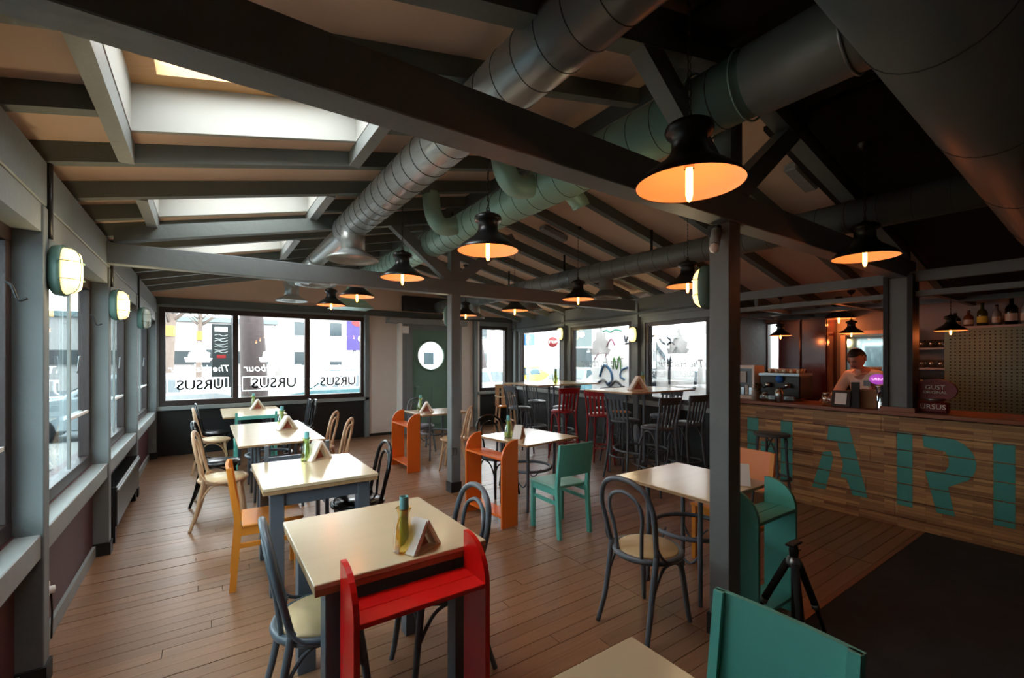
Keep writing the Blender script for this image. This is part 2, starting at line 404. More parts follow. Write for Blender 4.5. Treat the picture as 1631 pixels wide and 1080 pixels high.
# ---- walls, left
wl = struct(MB().box(-.95, -.745, Y0, Y1, 0, .76).build('wall_left', 'maroon_panel'))
MB().box(-.95, -.86, Y0, Y1, 2.2, 2.8).build('upper_panel', 'grey_paint', wl)
POST = [1.42, 3.13, 4.93, 6.78, 9.18]
for p in POST:
    MB().box(-.80, -.645, p-.045, p+.045, .1, 2.35).build('post', 'grey_paint', wl, bevel=.004)
    MB().box(-.80, -.635, p-.055, p+.055, 0, .1).build('post_foot', 'black_panel', wl)
MB().box(-.95, -.70, Y0, 1.38, 0, 2.36).build('light_block_panel', 'grey_paint', wl)  # out of view; left windowless to keep daylight off the near beam face
plate = MB().box(-.86, -.648, Y0, Y1, 2.36, 2.58).build('wall_plate', 'grey_paint', wl, bevel=.005)
MB().box(-.86, -.655, Y0, Y1, 2.22, 2.355).build('window_head', 'grey_trim', wl)
for a, b in zip(POST[:-1], POST[1:]):
    MB().box(-.80, -.655, a+.047, b-.047, .63, .75).build('sill', 'grey_trim', wl, bevel=.005)
MB().box(-.745, -.725, Y0, Y1, 0, .09).build('skirting', 'grey_trim', wl)
def frame_window(name, p, q, z0, z1, fw=.07, dep=.07, bars=(), fm='frame_brown', glass='window_glass', label=None, sgn=1):
    # p,q : (x,y) ends on the wall line; window stands on that line
    P = Vector((p[0], p[1], 0)); Q = Vector((q[0], q[1], 0)); L = (Q-P).length; a = math.atan2(Q.y-P.y, Q.x-P.x)
    e = sempty(name, (P.x, P.y, 0), label); e.rotation_euler = (0, 0, a)
    MB().box(0, L, -dep/2, dep/2, z1-fw, z1).build('frame_head', fm, e, bevel=.003)
    MB().box(0, L, -dep/2, dep/2, z0, z0+fw*1.1).build('frame_sill', fm, e, bevel=.003)
    xs = [0]+[b*L for b in bars]+[L]
    for i, x in enumerate(xs):
        w_ = fw if 0 < i < len(xs)-1 else fw
        x0 = min(max(x-w_/2, 0), L-w_)
        if i == 0: x0 = 0
        MB().box(x0, x0+w_, -dep/2+.002, dep/2-.002, z0+fw*1.1, z1-fw).build('frame_stile', fm, e, bevel=.003)
    for i in range(len(xs)-1):
        MB().box(xs[i]+fw*.5, xs[i+1]-fw*.5, -.004, .004, z0+fw, z1-fw*.9).build('pane', glass, e)
    return e
wi = 1
for a, b in zip(POST[:-1], POST[1:]):
    e = frame_window('window_%d' % wi, (-.785, a+.05), (-.785, b-.05), .76, 2.22, fw=.07, dep=.07, glass='side_glass', label='side window between grey posts'); wi += 1
    L = b-a-.1
    # secondary aluminium sash bars and a latch
    MB().box(L*.6, L*.62, -.03, -.015, .85, 2.14).build('sash_bar', 'grey_trim', e)
    MB().box(L*.62, L-.085, -.03, -.015, 1.18, 1.2).build('sash_bar', 'white_paint', e)
    MB().tube([(L*.66, -.05, 1.5), (L*.66, -.06, 1.62)], .006, 6).build('latch', 'steel', e)
# ---- far wall
wf = struct(MB().box(-1.0, 6.6, Y1, Y1+.15, 0, .8).build('wall_far', 'black_panel'))
def wbox(x0, x1, z0, z1, m='grey_paint', n='wall_panel', y0=Y1, y1=Y1+.15): return MB().box(x0, x1, y0, y1, z0, z1).build(n, m, wf)
wbox(-1.0, -.62, .8, 2.5); wbox(2.72, 3.7, .8, 2.5, 'white_wall'); wbox(2.79, 3.39, 0.06, 2.28, 'white_wall', y0=Y1-.02, y1=Y1)
wbox(4.62, 5.44, .8, 2.5, 'white_wall'); wbox(4.62, 5.44, .0, .8, 'white_wall', y0=Y1-.02, y1=Y1); wbox(6.25, 6.6, .8, 2.5)
wbox(-.62, 2.72, 2.46, 2.5); wbox(5.44, 6.25, 2.4, 2.5); wbox(3.7, 4.62, 2.24, 2.5)
wbox(-1.0, 6.6, 2.5, 2.62, 'dark_beam', 'wall_plate', y0=Y1-.04)
wbox(-.66, 2.79, .76, .82, 'grey_trim', 'sill', y0=Y1-.09, y1=Y1); wbox(5.37, 6.3, .76, .82, 'grey_trim', 'sill', y0=Y1-.09, y1=Y1)
MB().prism([(-1.0, 2.62), (6.6, 2.62), (6.6, zc(6.6)+.1), (RX, 3.6), (-1.0, zc(-1.0)+.1)], Y1+.01, Y1+.14, 'y').build('gable', 'ceiling_board', wf)
for x in (2.74, 5.3): MB().box(x-.045, x+.045, Y1-.09, Y1, 0, 2.5).build('post', 'grey_paint', wf)
for x0, x1, m_, d_ in ((3.39, 3.46, 'white_paint', .16), (3.46, 3.7, 'grey_paint', .12), (4.62, 4.9, 'grey_paint', .12)):
    MB().box(x0, x1, Y1-d_, Y1, 0, 2.36).build('door_jamb', m_, wf)
MB().box(3.15, 5.0, Y1-.22, Y1, 2.36, 2.47).build('door_hood', 'grey_trim', wf)
MB().box(3.5, 4.55, Y1-.14, Y1-.01, 2.64, 2.96).build('black_box_panel', 'black_panel', wf)
MB().box(3.46, 3.6, Y1-.17, Y1-.12, 2.15, 2.3).build('junction_box', 'white_paint', wf)
e = frame_window('window_%d' % wi, (-.62, Y1+.05), (2.72, Y1+.05), .82, 2.46, fw=.085, dep=.11, bars=(.32, .672), label='three pane window in the end wall'); wi += 1
FARWIN = e
e = frame_window('window_%d' % wi, (5.44, Y1+.05), (6.25, Y1+.05), .82, 2.4, fw=.08, dep=.11, label='narrow window in the end wall beside the corner'); wi += 1
# door with porthole
dr = sempty('door_1', (4.16, Y1-.03, 0), 'green door with a round porthole window')
pm = MB(); n = 32; rr = .315; zc_ = 1.68
ring = [(rr*math.cos(2*math.pi*k/n), zc_+rr*math.sin(2*math.pi*k/n)) for k in range(n)]
def sq(t):
    c, s = math.cos(t), math.sin(t); k = min(.46/abs(c) if abs(c) > 1e-6 else 9, (.46)/abs(s) if abs(s) > 1e-6 else 9); return (c*k, zc_+s*k)
outer = [sq(2*math.pi*k/n) for k in range(n)]
vs = [(a, -.02, b) for a, b in ring]+[(a, -.02, b) for a, b in outer]+[(a, .02, b) for a, b in ring]+[(a, .02, b) for a, b in outer]
fs = []
for k in range(n):
    j = (k+1) % n; fs += [(k, j, n+j, n+k), (2*n+k, 3*n+k, 3*n+j, 2*n+j), (k, 2*n+k, 2*n+j, j)]
pm.add(vs, fs); pm.box(-.46, .46, -.02, .02, 0, 1.221).box(-.46, .46, -.02, .02, 2.139, 2.24)
pm.build('leaf', 'pegboard', dr, recalc=False)
MB().tube([(rr*1.06*math.cos(2*math.pi*k/32), -.03, zc_+rr*1.06*math.sin(2*math.pi*k/32)) for k in range(32)], .028, 8, closed=True).build('porthole_rim', 'pegboard', dr)
MB().lathe([(.001, 0), (rr, 0)], 32, (0, 0, 0), Matrix.Translation((0, 0, zc_)) @ Matrix.Rotation(R(90), 4, 'X')).build('porthole_glass', 'window_glass', dr)
for x0, x1, z0, z1 in ((-.36, -.02, .15, 1.0), (.02, .36, .15, 1.0)):
    MB().box(x0, x1, -.03, -.018, z0, z1).build('door_panel', 'pegboard', dr, bevel=.004)
MB().tube([(-.4, -.04, 1.0), (-.4, -.08, 1.0), (-.3, -.08, 1.0)], .01, 6).build('door_handle', 'steel', dr)
# ---- right wall with windows (slightly askew)
wr = struct(sempty('wall_right'))
ang = math.atan2(1, .1175)
def rw(y0, y1, z0, z1, m='grey_paint', n='wall_panel', t0=0, t1=.14):
    a = Vector((xr(y0), y0, 0)); b = Vector((xr(y1), y1, 0)); nx = Vector((1, -.1175, 0)).normalized()
    vs = [a+nx*t0, b+nx*t0, b+nx*t1, a+nx*t1]
    vs = [Vector((v.x, v.y, z0)) for v in vs]+[Vector((v.x, v.y, z1)) for v in vs]
    return MB().add(vs, [(0,3,2,1),(4,5,6,7),(0,1,5,4),(1,2,6,5),(2,3,7,6),(3,0,4,7)]).build(n, m, wr)
rw(3.45, 9.3, 0, .86, 'black_panel'); rw(3.45, 9.3, .86, .93, 'grey_trim', 'sill', -.05, .14)
WR = [(8.95, 7.17, 2.28), (6.82, 5.07, 2.24), (4.76, 3.5, 2.19)]
rw(3.45, 9.3, 2.29, 2.6, 'grey_paint', 'wall_plate', -.04, .14)
rw(8.95, 9.3, .93, 2.29); rw(6.82, 7.17, .93, 2.29); rw(4.76, 5.07, .93, 2.29); rw(3.4, 3.5, .93, 2.29)
for y in (7.0, 4.9, 9.1): rw(y-.05, y+.05, 0, 2.5, 'grey_paint', 'post', -.07, 0)
RWIN = []
for k, (a, b, zt) in enumerate(WR):
    if zt < 2.29: rw(b, a, zt, 2.29)
    e = frame_window('window_%d' % wi, (xr(a)+.06, a-.01), (xr(b)+.06, b+.01), .93, zt, fw=.06, dep=.09, label='tall window in the right wall'); wi += 1
    RWIN.append((e, a-b))
rw(3.45, 9.3, 2.33, 2.36, 'dark_beam', 'conduit', -.075, -.045)
# ---- return wall, bar back wall, rear wall
wb = struct(MB().box(5.75, 7.25, 3.45, 3.6, 0, 2.75).build('wall_return', 'dark_beam'))
wk = struct(MB().box(7.1, 7.25, Y0, 3.15, 0, 2.6).build('wall_bar_back', 'bar_wall'))
MB().box(7.1, 7.25, 3.15, 3.45, 0, 1.2).build('wall_panel', 'bar_wall', wk); MB().box(7.1, 7.25, 3.15, 3.45, 2.15, 2.6).build('wall_panel', 'bar_wall', wk)
e = frame_window('window_%d' % wi, (7.14, 3.45), (7.14, 3.15), 1.2, 2.15, fw=.02, dep=.05, label='small dim window behind the bar'); wi += 1
wn = struct(MB().box(-1.0, 7.3, Y0-.15, Y0, 0, 3.6).build('wall_rear', 'bar_wall'))

# ---- free standing columns
for k, (yv, lab) in enumerate(((1.44, 'near'), (4.87, 'far'))):
    t = struct(MB().box(2.43, 2.55, yv-.06, yv+.06, .12, 2.375).build('trim_%d' % (k+1), 'grey_paint', bevel=.004))
    MB().box(2.42, 2.56, yv-.07, yv+.07, 0, .12).build('column_foot', 'black_panel', t)
    for z0, h in ((1.32, .03), (.62, .05)) if k == 0 else ((.48, .05),):
        pass
t = struct(MB().box(2.425, 2.485, 4.795, 4.815, .46, .54).build('trim_3', 'steel'), 'grey socket box on the far column')
t = struct(MB().box(5.46, 5.62, 1.36, 1.5, 1.142, 2.375).build('trim_4', 'grey_paint', bevel=.004), 'grey post standing on the bar')
MB().box(5.44, 5.64, 1.5, 1.54, 1.142, 2.4).build('post_board', 'black_panel', t)
MB().box(5.44, 5.64, 1.32, 1.36, 1.142, 2.4).build('post_board', 'black_panel', t)

# ================================================================== DUCTS
def duct(name, label, mname, p, q, r, seams, n=28, grp=None):
    P = Vector(p); Q = Vector(q); root = thing(name, label, 'duct', (0, 0, 0), 0, grp)
    MB().tube([P, Q], r, n, sub=1).build('pipe', mname, root)
    L = (Q-P).length; d = (Q-P)/L; u = d.cross(Vector((0, 0, 1))).normalized(); v = u.cross(d); x = seams
    ro = MB().tube([(u*math.cos(2*math.pi*j/n)+v*math.sin(2*math.pi*j/n))*(r+.0005) for j in range(n)], .0028, 4, closed=True).build('seam_ring', 'seam', root)
    ro.location = P+d*x; x += seams
    while x < L:
        c = ro.copy(); COL.objects.link(c); c.parent = root; c.location = P+d*x; x += seams
    return root
def diffuser(x, y, zt, zb, R_, m, root, rp=.11):
    MB().tube([(x, y, zt), (x, y, zb+.05)], rp, 20, sub=1).build('drop_pipe', m, root)
    MB().lathe([(rp*1.0, .1), (rp*1.25, .075), (R_*.96, .02), (R_, .005), (R_*.96, 0), (R_*.78, .012), (R_*.72, .03), (R_*.6, .012), (R_*.52, .03), (R_*.36, .012), (R_*.3, .03), (.001, .028)], 32, (x, y, zb)).build('diffuser_cone', m, root)
s1 = duct('silver_duct', 'silver spiral ventilation duct with round ceiling diffusers, left of the green one', 'duct_silver', (1.2, -.2, 2.92), (1.2, 4.75, 2.92), .14, .16)
MB().tube([(1.2, 4.75, 2.92), (1.2, 4.86, 2.9), (1.19, 8.4, 2.88)], [.14, .11, .1, .1], 24, sub=3).build('narrow_pipe', 'duct_silver', s1)
for yv in (4.43, 6.2, 8.1): diffuser(1.18, yv, 2.9, 2.55, .245, 'duct_silver', s1)
s2 = duct('green_duct', 'green painted spiral duct with curved side branches', 'duct_green', (2.2, 1.12, 2.95), (2.2, 7.3, 2.95), .155, .17)
MB().tube([(2.2, .15, 2.95), (2.2, 1.12, 2.95)], .165, 28, sub=1).build('grey_collar', 'duct_grey', s2)
for yv in (1.16, .72, 1.4): MB().tube([(2.2+.17*math.cos(2*math.pi*j/28), yv, 2.95+.17*math.sin(2*math.pi*j/28)) for j in range(28)], .006, 6, closed=True).build('collar_ring', 'duct_green' if yv > 1 else 'steel', s2)
for yv in (2.75, 4.0):
    MB().tube([(2.12, yv, 2.95), (1.93, yv, 2.9), (1.84, yv+.02, 3.0), (1.82, yv+.05, 3.22)], [.085, .085, .085], 18).build('elbow', 'duct_green', s2)
MB().tube([(2.3, 2.6, 2.92), (2.42, 2.6, 2.84), (2.45, 2.6, 2.8)], .07, 18).build('elbow', 'duct_green', s2)
MB().tube([(2.2, 7.25, 2.95), (2.15, 7.6, 2.9), (2.05, 7.75, 2.62), (2.0, 7.75, 2.5)], .15, 20).build('end_elbow', 'duct_green', s2)
MB().add([(1.7,7.5,2.45),(2.35,7.5,2.45),(2.35,8.0,2.45),(1.7,8.0,2.45),(1.85,7.62,2.6),(2.2,7.62,2.6),(2.2,7.88,2.6),(1.85,7.88,2.6)],
    [(0,3,2,1),(4,5,6,7),(0,1,5,4),(1,2,6,5),(2,3,7,6),(3,0,4,7)]).build('hood', 'duct_green', s2)
for yv in (7.2, 7.0): pass
s3 = duct('grey_duct', 'slim grey spiral duct running under the right roof slope', 'duct_grey', (4.2, .4, 2.72), (4.2, 8.9, 2.72), .122, .2)
for yv in (4.0, 5.6, 7.35): diffuser(4.2, yv, 2.72, 2.37, .19, 'duct_grey', s3, .09)
for yv in (2.3, 3.3, 4.8, 6.2): MB().box(4.19, 4.21, yv-.01, yv+.01, 2.83, zu(4.2)+.1).build('hanger', 'plastic_black', s3)
s4 = duct('main_duct', 'huge dark grey trunk duct crossing above the bar floor', 'duct_grey', (1.1, .42, 2.84), (5.0, .42, 2.58), .215, .9)
# ================================================================== CAGE BULKHEAD LAMPS
def bulkhead(label, loc, rz, lit=True, power=3.0):
    # local: plate at y=0, glass bulges to +y
    t = thing('bulkhead_lamp', label, 'wall lamp', loc, rz)
    n = 24
    def oval(a, b): return [(a*math.copysign(abs(math.cos(2*math.pi*k/n))**.7, math.cos(2*math.pi*k/n)), b*math.copysign(abs(math.sin(2*math.pi*k/n))**.7, math.sin(2*math.pi*k/n))) for k in range(n)]
    def loft(secs):
        vs = []; fs = []
        for (a, b, yv) in secs: vs += [(x, yv, z) for x, z in oval(a, b)]
        for i in range(len(secs)-1):
            for j in range(n): fs.append((i*n+j, i*n+(j+1) % n, (i+1)*n+(j+1) % n, (i+1)*n+j))
        fs += [tuple(range(n)), tuple(range(len(vs)-1, len(vs)-n-1, -1))]
        return MB().add(vs, fs, True)
    loft([(.055, .095, 0), (.075, .125, .02), (.08, .13, .05), (.078, .128, .06)]).build('base', 'bulk_base', t)
    loft([(.068, .118, .055), (.066, .115, .085), (.05, .095, .11), (.02, .05, .12)]).build('glass_bowl', 'bulk_glass' if lit else 'bulk_glass_off', t)
    cg = MB()
    for z in (-.045, .045): cg.tube([(-.078, .055, z), (-.07, .095, z), (-.03, .124, z), (.03, .124, z), (.07, .095, z), (.078, .055, z)], .0022, 6)
    cg.tube([(0.03, .055, -.128), (0.03, .1, -.11), (0.03, .124, -.06), (0.03, .126, .06), (0.03, .1, .11), (0.03, .055, .128)], .0022, 6)
    cg.build('cage', 'bulk_base', t)
    if lit:
        l = bpy.data.lights.new('glow', 'POINT'); l.energy = power; l.color = (1, .8, .45); l.shadow_soft_size = .06
        lo = bpy.data.objects.new('glow', l); COL.objects.link(lo); lo.parent = t; lo.location = (0, .2, 0)
    return t
bulkhead('lit cage lamp on the near left window post', (-.645, 3.19, 2.05), face(1, -.15))
bulkhead('lit cage lamp on the second left window post', (-.645, 4.95, 2.05), face(1, -.15))
bulkhead('unlit cage lamp on the left post by the corner', (-.645, 6.8, 2.08), face(1, -.15), False)
bulkhead('lit cage lamp fixed high on the big near column', (2.49, 1.505, 2.03), 0, True, 2)
bulkhead('lit cage lamp on the distant middle column', (2.49, 4.935, 2.13), 0, True, 2)
bulkhead('yellow lit lamp on right wall between the street windows', (xr(7)-.07, 7.0, 2.12), face(-1, 0))
bulkhead('lit lamp on right wall post beside the graffiti window', (xr(4.9)-.08, 4.9, 2.0), face(-1, 0))
for yv, lab in ((3.13, 'near'), (4.93, 'second'), (6.78, 'last')):
    o = MB().tube([(-.64, yv+.03, 2.2), (-.64, yv+.03, 2.58)], .012, 8, sub=1).build('conduit', 'plastic_black'); tag(o, 'short black cable conduit above the %s left lamp' % lab, 'conduit')
for yv, lab in ((2.95, 'near'), (4.75, 'second')):
    o = MB().tube([(-.74, yv, 1.95), (-.72, yv, 1.93), (-.70, yv, 1.87), (-.67, yv, 1.88)], .006, 6).build('coat_hook', 'plastic_black'); tag(o, 'black coat hook under the %s cage lamp' % lab, 'hook')

# ================================================================== PENDANT LAMPS
def pendant(label, loc, ztop, sc=1.0, inner=True, power=LAMP_W, group=None):
    t = thing('pendant_lamp', label, 'lamp', loc, 0, group)
    out = [(.19, 0), (.191, .006), (.172, .03), (.13, .062), (.092, .088), (.07, .115), (.062, .135), (.062, .18), (.08, .186), (.086, .2), (.082, .215), (.06, .228), (.03, .236), (.014, .25), (.001, .252)]
    inn = [(.188, .002), (.168, .027), (.126, .057), (.088, .082), (.06, .1), (.001, .104)]
    MB().lathe([(r*sc, z*sc) for r, z in out], 40).build('shade', 'lamp_black', t)
    MB().lathe([(r*sc, z*sc) for r, z in inn], 40).build('reflector', 'lamp_inner', t)
    MB().lathe([(.0001, -.062*sc), (.008*sc, -.056*sc), (.013*sc, -.035*sc), (.013*sc, .05*sc), (.011*sc, .07*sc), (.0001, .075*sc)], 14).build('bulb', 'bulb', t)
    MB().lathe([(.018*sc, .06*sc), (.018*sc, .1*sc)], 14).build('socket', 'chrome', t)
    for k in range(0): pass
    top = ztop-loc[2]; ch = MB(); z = .25*sc; i = 0
    ln = .034
    near = (Vector(loc)-Vector((0, 0, 1.6))).length < 4.5
    while z < top-.01:
        c = z+ln/2
        if near:
            pts = []
            for k in range(10):
                a = 2*math.pi*k/10; px_ = .007*math.cos(a); pz = ln*.62*math.sin(a)
                pts.append((px_, 0, c+pz) if i % 2 else (0, px_, c+pz))
            ch.tube(pts, .002, 5, closed=True)
        else: ch.tube([(0, 0, z), (0, 0, z+ln*.8)], .004, 5, sub=1)
        z += ln; i += 1
    ch.ring((0, 0, 0), .012, .0025, 6, 12, Matrix.Translation((0, 0, .262*sc)) @ Matrix.Rotation(R(90), 4, 'X'))
    ch.build('chain', 'lamp_black', t)
    MB().lathe([(.045, top), (.04, top-.02), (.012, top-.05), (.001, top-.052)], 18).build('ceiling_cup', 'lamp_black', t)
    l = bpy.data.lights.new('glow', 'POINT'); l.energy = power; l.color = (1, .22, .055); l.shadow_soft_size = .02
    lo = bpy.data.objects.new('glow', l); COL.objects.link(lo); lo.parent = t; lo.location = (.0, -.0, -.075*sc)
    return t
rowA = [(1.46, .98, 2.235, 'large black pendant lamp nearest the camera, over the grey table'), (1.46, 2.39, 2.275, 'black pendant lamp hanging in front of the green duct'),
        (1.45, 3.83, 2.32, 'black pendant lamp above the second row table'), (1.43, 5.2, 2.31, 'black pendant lamp beneath the green hood, fourth of the left row'),
        (1.47, 6.65, 2.36, 'smallest black pendant lamp of the left row, by the end windows')]
for x, y, z, lab in rowA: pendant(lab, (x, y, z), zu(x)+.02 if min(abs(y-r) for r in RAF) < .04 else zc(x), group='pendants over the dining tables')
rowB = [(3.68, 1.14, 2.285, 'black pendant lamp in front of the bar beam'), (3.7, 2.5, 2.275, 'black pendant lamp half hidden by the cage lamp on column'),
        (3.72, 4.0, 2.32, 'black pendant lamp on a long chain beside the grey diffuser'), (3.62, 5.2, 2.285, 'black pendant lamp seen under the far tie beam'),
        (3.66, 6.72, 2.34, 'black pendant lamp just right of the far column')]
for x, y, z, lab in rowB: pendant(lab, (x, y, z), zc(x) if y > 1.5 else zu(x)-.03, group='pendants over the aisle')
for x, y, z, s, lab in [(6.12, 2.79, 1.9, .66, 'small black pendant above the display case on bar'), (6.9, 2.42, 2.13, .95, 'wide black pendant behind, near the bar back wall'),
        (6.35, 2.1, 1.905, .66, 'small black pendant directly above the barman'), (6.1, 1.19, 1.88, .66, 'small black pendant at the pegboard shelves')]:
    pendant(lab, (x, y, z), 2.42 if x < 6.8 else 2.42, sc=s, power=2.2, group='pendants over the bar')

# ================================================================== FURNITURE
def legged(root, pts, r, mname, name='leg', n=8): return MB().tube(pts, r, n).build(name, mname, root)
def bentwood(label, loc, rz, fm='chair_grey', sm='cream_seat', group=None, sh=.455):
    t = thing('bentwood_chair', label, 'chair', loc, rz, group)
    MB().ring((0, 0, sh-.02), .195, .019, 8, 32).build('seat_ring', fm, t)
    MB().disc((0, 0, sh-.018), .182, .022).build('seat', sm, t)
    for s in (-1, 1):
        MB().tube([(s*.13, .13, sh-.03), (s*.145, .15, .28), (s*.16, .175, .08), (s*.168, .19, 0)], [.019, .017, .013], 8).build('leg', fm, t)
        MB().tube([(s*.165, -.14, sh+.03), (s*.162, -.165, sh-.12), (s*.165, -.2, .16), (s*.178, -.25, 0)], [.017, .017, .014], 8).build('leg', fm, t)
        MB().tube([(s*.178, -.172, sh+.13), (s*.19, -.155, sh+.06), (s*.202, -.11, sh+.005), (s*.206, -.03, sh-.015)], .009, 6).build('hip_brace', fm, t)
    a = [(-.165, -.142, sh+.02), (-.178, -.17, sh+.14), (-.188, -.2, sh+.27), (-.155, -.222, sh+.38), (-.08, -.236, sh+.435), (0, -.24, sh+.447), (.08, -.236, sh+.435), (.155, -.222, sh+.38), (.188, -.2, sh+.27), (.178, -.17, sh+.14), (.165, -.142, sh+.02)]
    MB().tube(a, .0155, 8).build('back_hoop', fm, t)
    b = [(-.085, -.172, sh-.01), (-.1, -.19, sh+.14), (-.118, -.21, sh+.25), (-.09, -.226, sh+.335), (0, -.234, sh+.372), (.09, -.226, sh+.335), (.118, -.21, sh+.25), (.1, -.19, sh+.14), (.085, -.172, sh-.01)]
    MB().tube(b, .0115, 8).build('inner_hoop', fm, t)
    for s in (-1, 1):
        MB().tube([(s*.15, .155, .24), (s*.11, .15, .36), (s*.02, .185, sh-.04)], .009, 6).build('arch_brace', fm, t)
        MB().tube([(s*.152, .15, .24), (s*.165, .08, .37), (s*.175, -.02, sh-.045), (s*.168, -.1, .38), (s*.166, -.185, .24)], .009, 6).build('side_brace', fm, t)
    return t
GC = bentwood('grey bentwood chair with cream seat at left of the near table, back to the windows', (.44, 2.16, 0), face(1, -.05), group='grey bentwood chairs')
dup(GC, (1.0, 2.15, 0), face(-1, .05), 'grey bentwood chair tucked under the near table, beside the red rack')
dup(GC, (2.24, 1.79, 0), face(1, .04), 'grey bentwood chair standing free left of the big column')
WC = bentwood('blond bentwood chair nearest the camera at the left of the long table', (.15, 5.22, 0), face(1, -.1), 'chair_wood', 'wood_seat', 'blond bentwood chairs')
dup(WC, (.1, 7.75, 0), face(1, 0), 'blond bentwood chair on the left at the rearmost table')
dup(WC, (1.2, 5.5, 0), face(-.88, .47), 'blond bentwood chair, nearer one at the right of the long table')
dup(WC, (1.22, 6.3, 0), face(-.88, .47), 'blond bentwood chair, farther one at the right of the long table')
dup(WC, (3.02, 5.87, 0), face(-.75, .65), 'blond bentwood chair just right of the far column')
BC = bentwood('glossy black bentwood chair at the right side of the second table', (1.03, 3.72, 0), face(-1, .05), 'chair_black', 'chair_black', 'black bentwood chairs')
dup(BC, (.13, 6.05, 0), face(1, -.1), 'black bentwood chair between blond ones left of long table')
dup(BC, (.12, 8.5, 0), face(1, 0), 'black bentwood chair in the left back corner')
dup(BC, (1.33, 8.25, 0), face(-1, 0), 'black bentwood chair right of the rearmost table')
dup(BC, (2.9, 4.5, 0), face(0, -1), 'black bentwood chair behind the middle orange rack')
GC2 = dup(GC, (3.12, 7.3, 0), face(0, -1), 'grey bentwood chair in front of the porthole door'); recolour(GC2, 'cream_seat', 'bar_grey')

def slab_chair(label, loc, rz, mname, group=None, back=True, rails=False, seatm=None, hb=.83, bw=.39, drop=.1):
    t = thing('wooden_chair', label, 'chair', loc, rz, group); sm = seatm or mname; w = bw/2
    MB().box(-w, w, -.18, .21, .43, .452).build('seat', sm, t, bevel=.006)
    for s in (-1, 1):
        MB().box(s*(w-.02)-.018, s*(w-.02)+.018, .15, .19, 0, .43).build('leg', mname, t, bevel=.003)
        MB().prism([(-.18, .42), (-.215, 0), (-.255, 0), (-.222, .45), (-.262 if not rails else -.25, hb), (-.24 if not rails else -.225, hb), (-.19, .5)], s*(w-.018)-.015, s*(w-.018)+.015, 'x').build('leg', mname, t)
        MB().box(s*(w-.02)-.011, s*(w-.02)+.011, -.19, .15, .29, .32).build('side_rail', mname, t)
        MB().box(s*(w-.02)-.012, s*(w-.02)+.012, -.19, .15, .375, .43).build('side_apron', mname, t)
    MB().box(-w+.03, w-.03, .16, .18, .375, .43).build('front_apron', mname, t)
    if rails:
        for z in (hb-drop, hb-.32): MB().box(-w+.03, w-.03, -.245, -.225, z, z+.05).build('back_rail', mname, t, bevel=.003)
    else:
        n = 8; vs = []; fs = []
        for (z, o) in ((.55, -.225), (hb, -.262)):
            for th in (0, -.018):
                for k in range(n+1):
                    x = -w+.0+2*w*k/n; vs.append((x, o+th-.012*(1-(x/w)**2)+.012, z))
        q = n+1
        for k in range(n):
            fs += [(k, k+1, 2*q+k+1, 2*q+k), (q+k, 3*q+k, 3*q+k+1, q+k+1), (k, q+k, q+k+1, k+1), (2*q+k, 2*q+k+1, 3*q+k+1, 3*q+k)]
        fs += [(0, 2*q, 3*q, q), (n, q+n, 3*q+n, 2*q+n)]
        MB().add(vs, fs).build('backrest', mname, t)
    return t
slab_chair('teal painted chair with worn seat at the middle table', (2.77, 3.25, 0), face(.03, 1), 'teal', seatm='teal_worn', hb=.84)
c = slab_chair('teal chair in the foreground seen from behind, next to the tripod', (1.115, .625, 0), face(-1, 0), 'teal', hb=.855, bw=.4)
slab_chair('ochre orange chair at the left end of the second table', (.4, 3.78, 0), face(1, -.05), 'orange_chair', hb=.85, bw=.38)
c = slab_chair('orange chair with flat back facing the table behind the big column', (3.42, 1.93, 0), face(-1, 0), 'orange_chair', hb=.86, bw=.44)
for ch in c.children:
    if ch.name.startswith('backrest'): ch.data = ch.data.copy(); ch.data.materials[0] = M('orange_back')
slab_chair('teal chair with open rails between the long and the rearmost table', (.6, 7.42, 0), face(0, 1), 'teal', rails=True, bw=.52, hb=.86)
slab_chair('grey rail back chair whose post tips rise behind the second table', (.67, 4.5, 0), face(0, 1), 'chair_grey', rails=True, bw=.52, hb=.87, drop=.15)
slab_chair('dark grey flat back chair at the right back, against the end window', (1.3, 8.75, 0), face(-1, .1), 'bar_grey', hb=.88, bw=.36)

def square_table(label, x0, x1, y0, y1, legs=.085):
    t = thing('dining_table', label, 'table', ((x0+x1)/2, (y0+y1)/2, 0)); w = (x1-x0)/2; d = (y1-y0)/2
    MB().box(-w, w, -d, d, .728, .75).build('tabletop', 'table_top', t, bevel=.003)
    MB().box(-w+.004, w-.004, -d+.004, d-.004, .7, .7275).build('tabletop_layer', 'table_edge', t, bevel=.002)
    a = .05
    for sx in (-1, 1):
        for sy in (-1, 1):
            cx_, cy_ = sx*(w-a-legs/2), sy*(d-a-legs/2)
            MB().box(cx_-legs/2, cx_+legs/2, cy_-legs/2, cy_+legs/2, 0, .7).build('leg', 'table_grey', t, bevel=.003)
    for s in (-1, 1):
        MB().box(-w+a+legs, w-a-legs, s*(d-a-.03)-.011, s*(d-a-.03)+.011, .6, .7).build('apron', 'table_grey', t)
        MB().box(s*(w-a-.03)-.011, s*(w-a-.03)+.011, -d+a+legs, d-a-legs, .6, .7).build('apron', 'table_grey', t)
    return t
square_table('pale topped table with square grey legs beside the red rack', .337, 1.09, 1.8, 2.6)
square_table('pale topped table with square grey legs, second from the camera', .31, 1.07, 3.32, 4.18)
t7 = square_table('pale table corner in the bottom foreground by the teal chair', .3, 1.08, .12, .925)
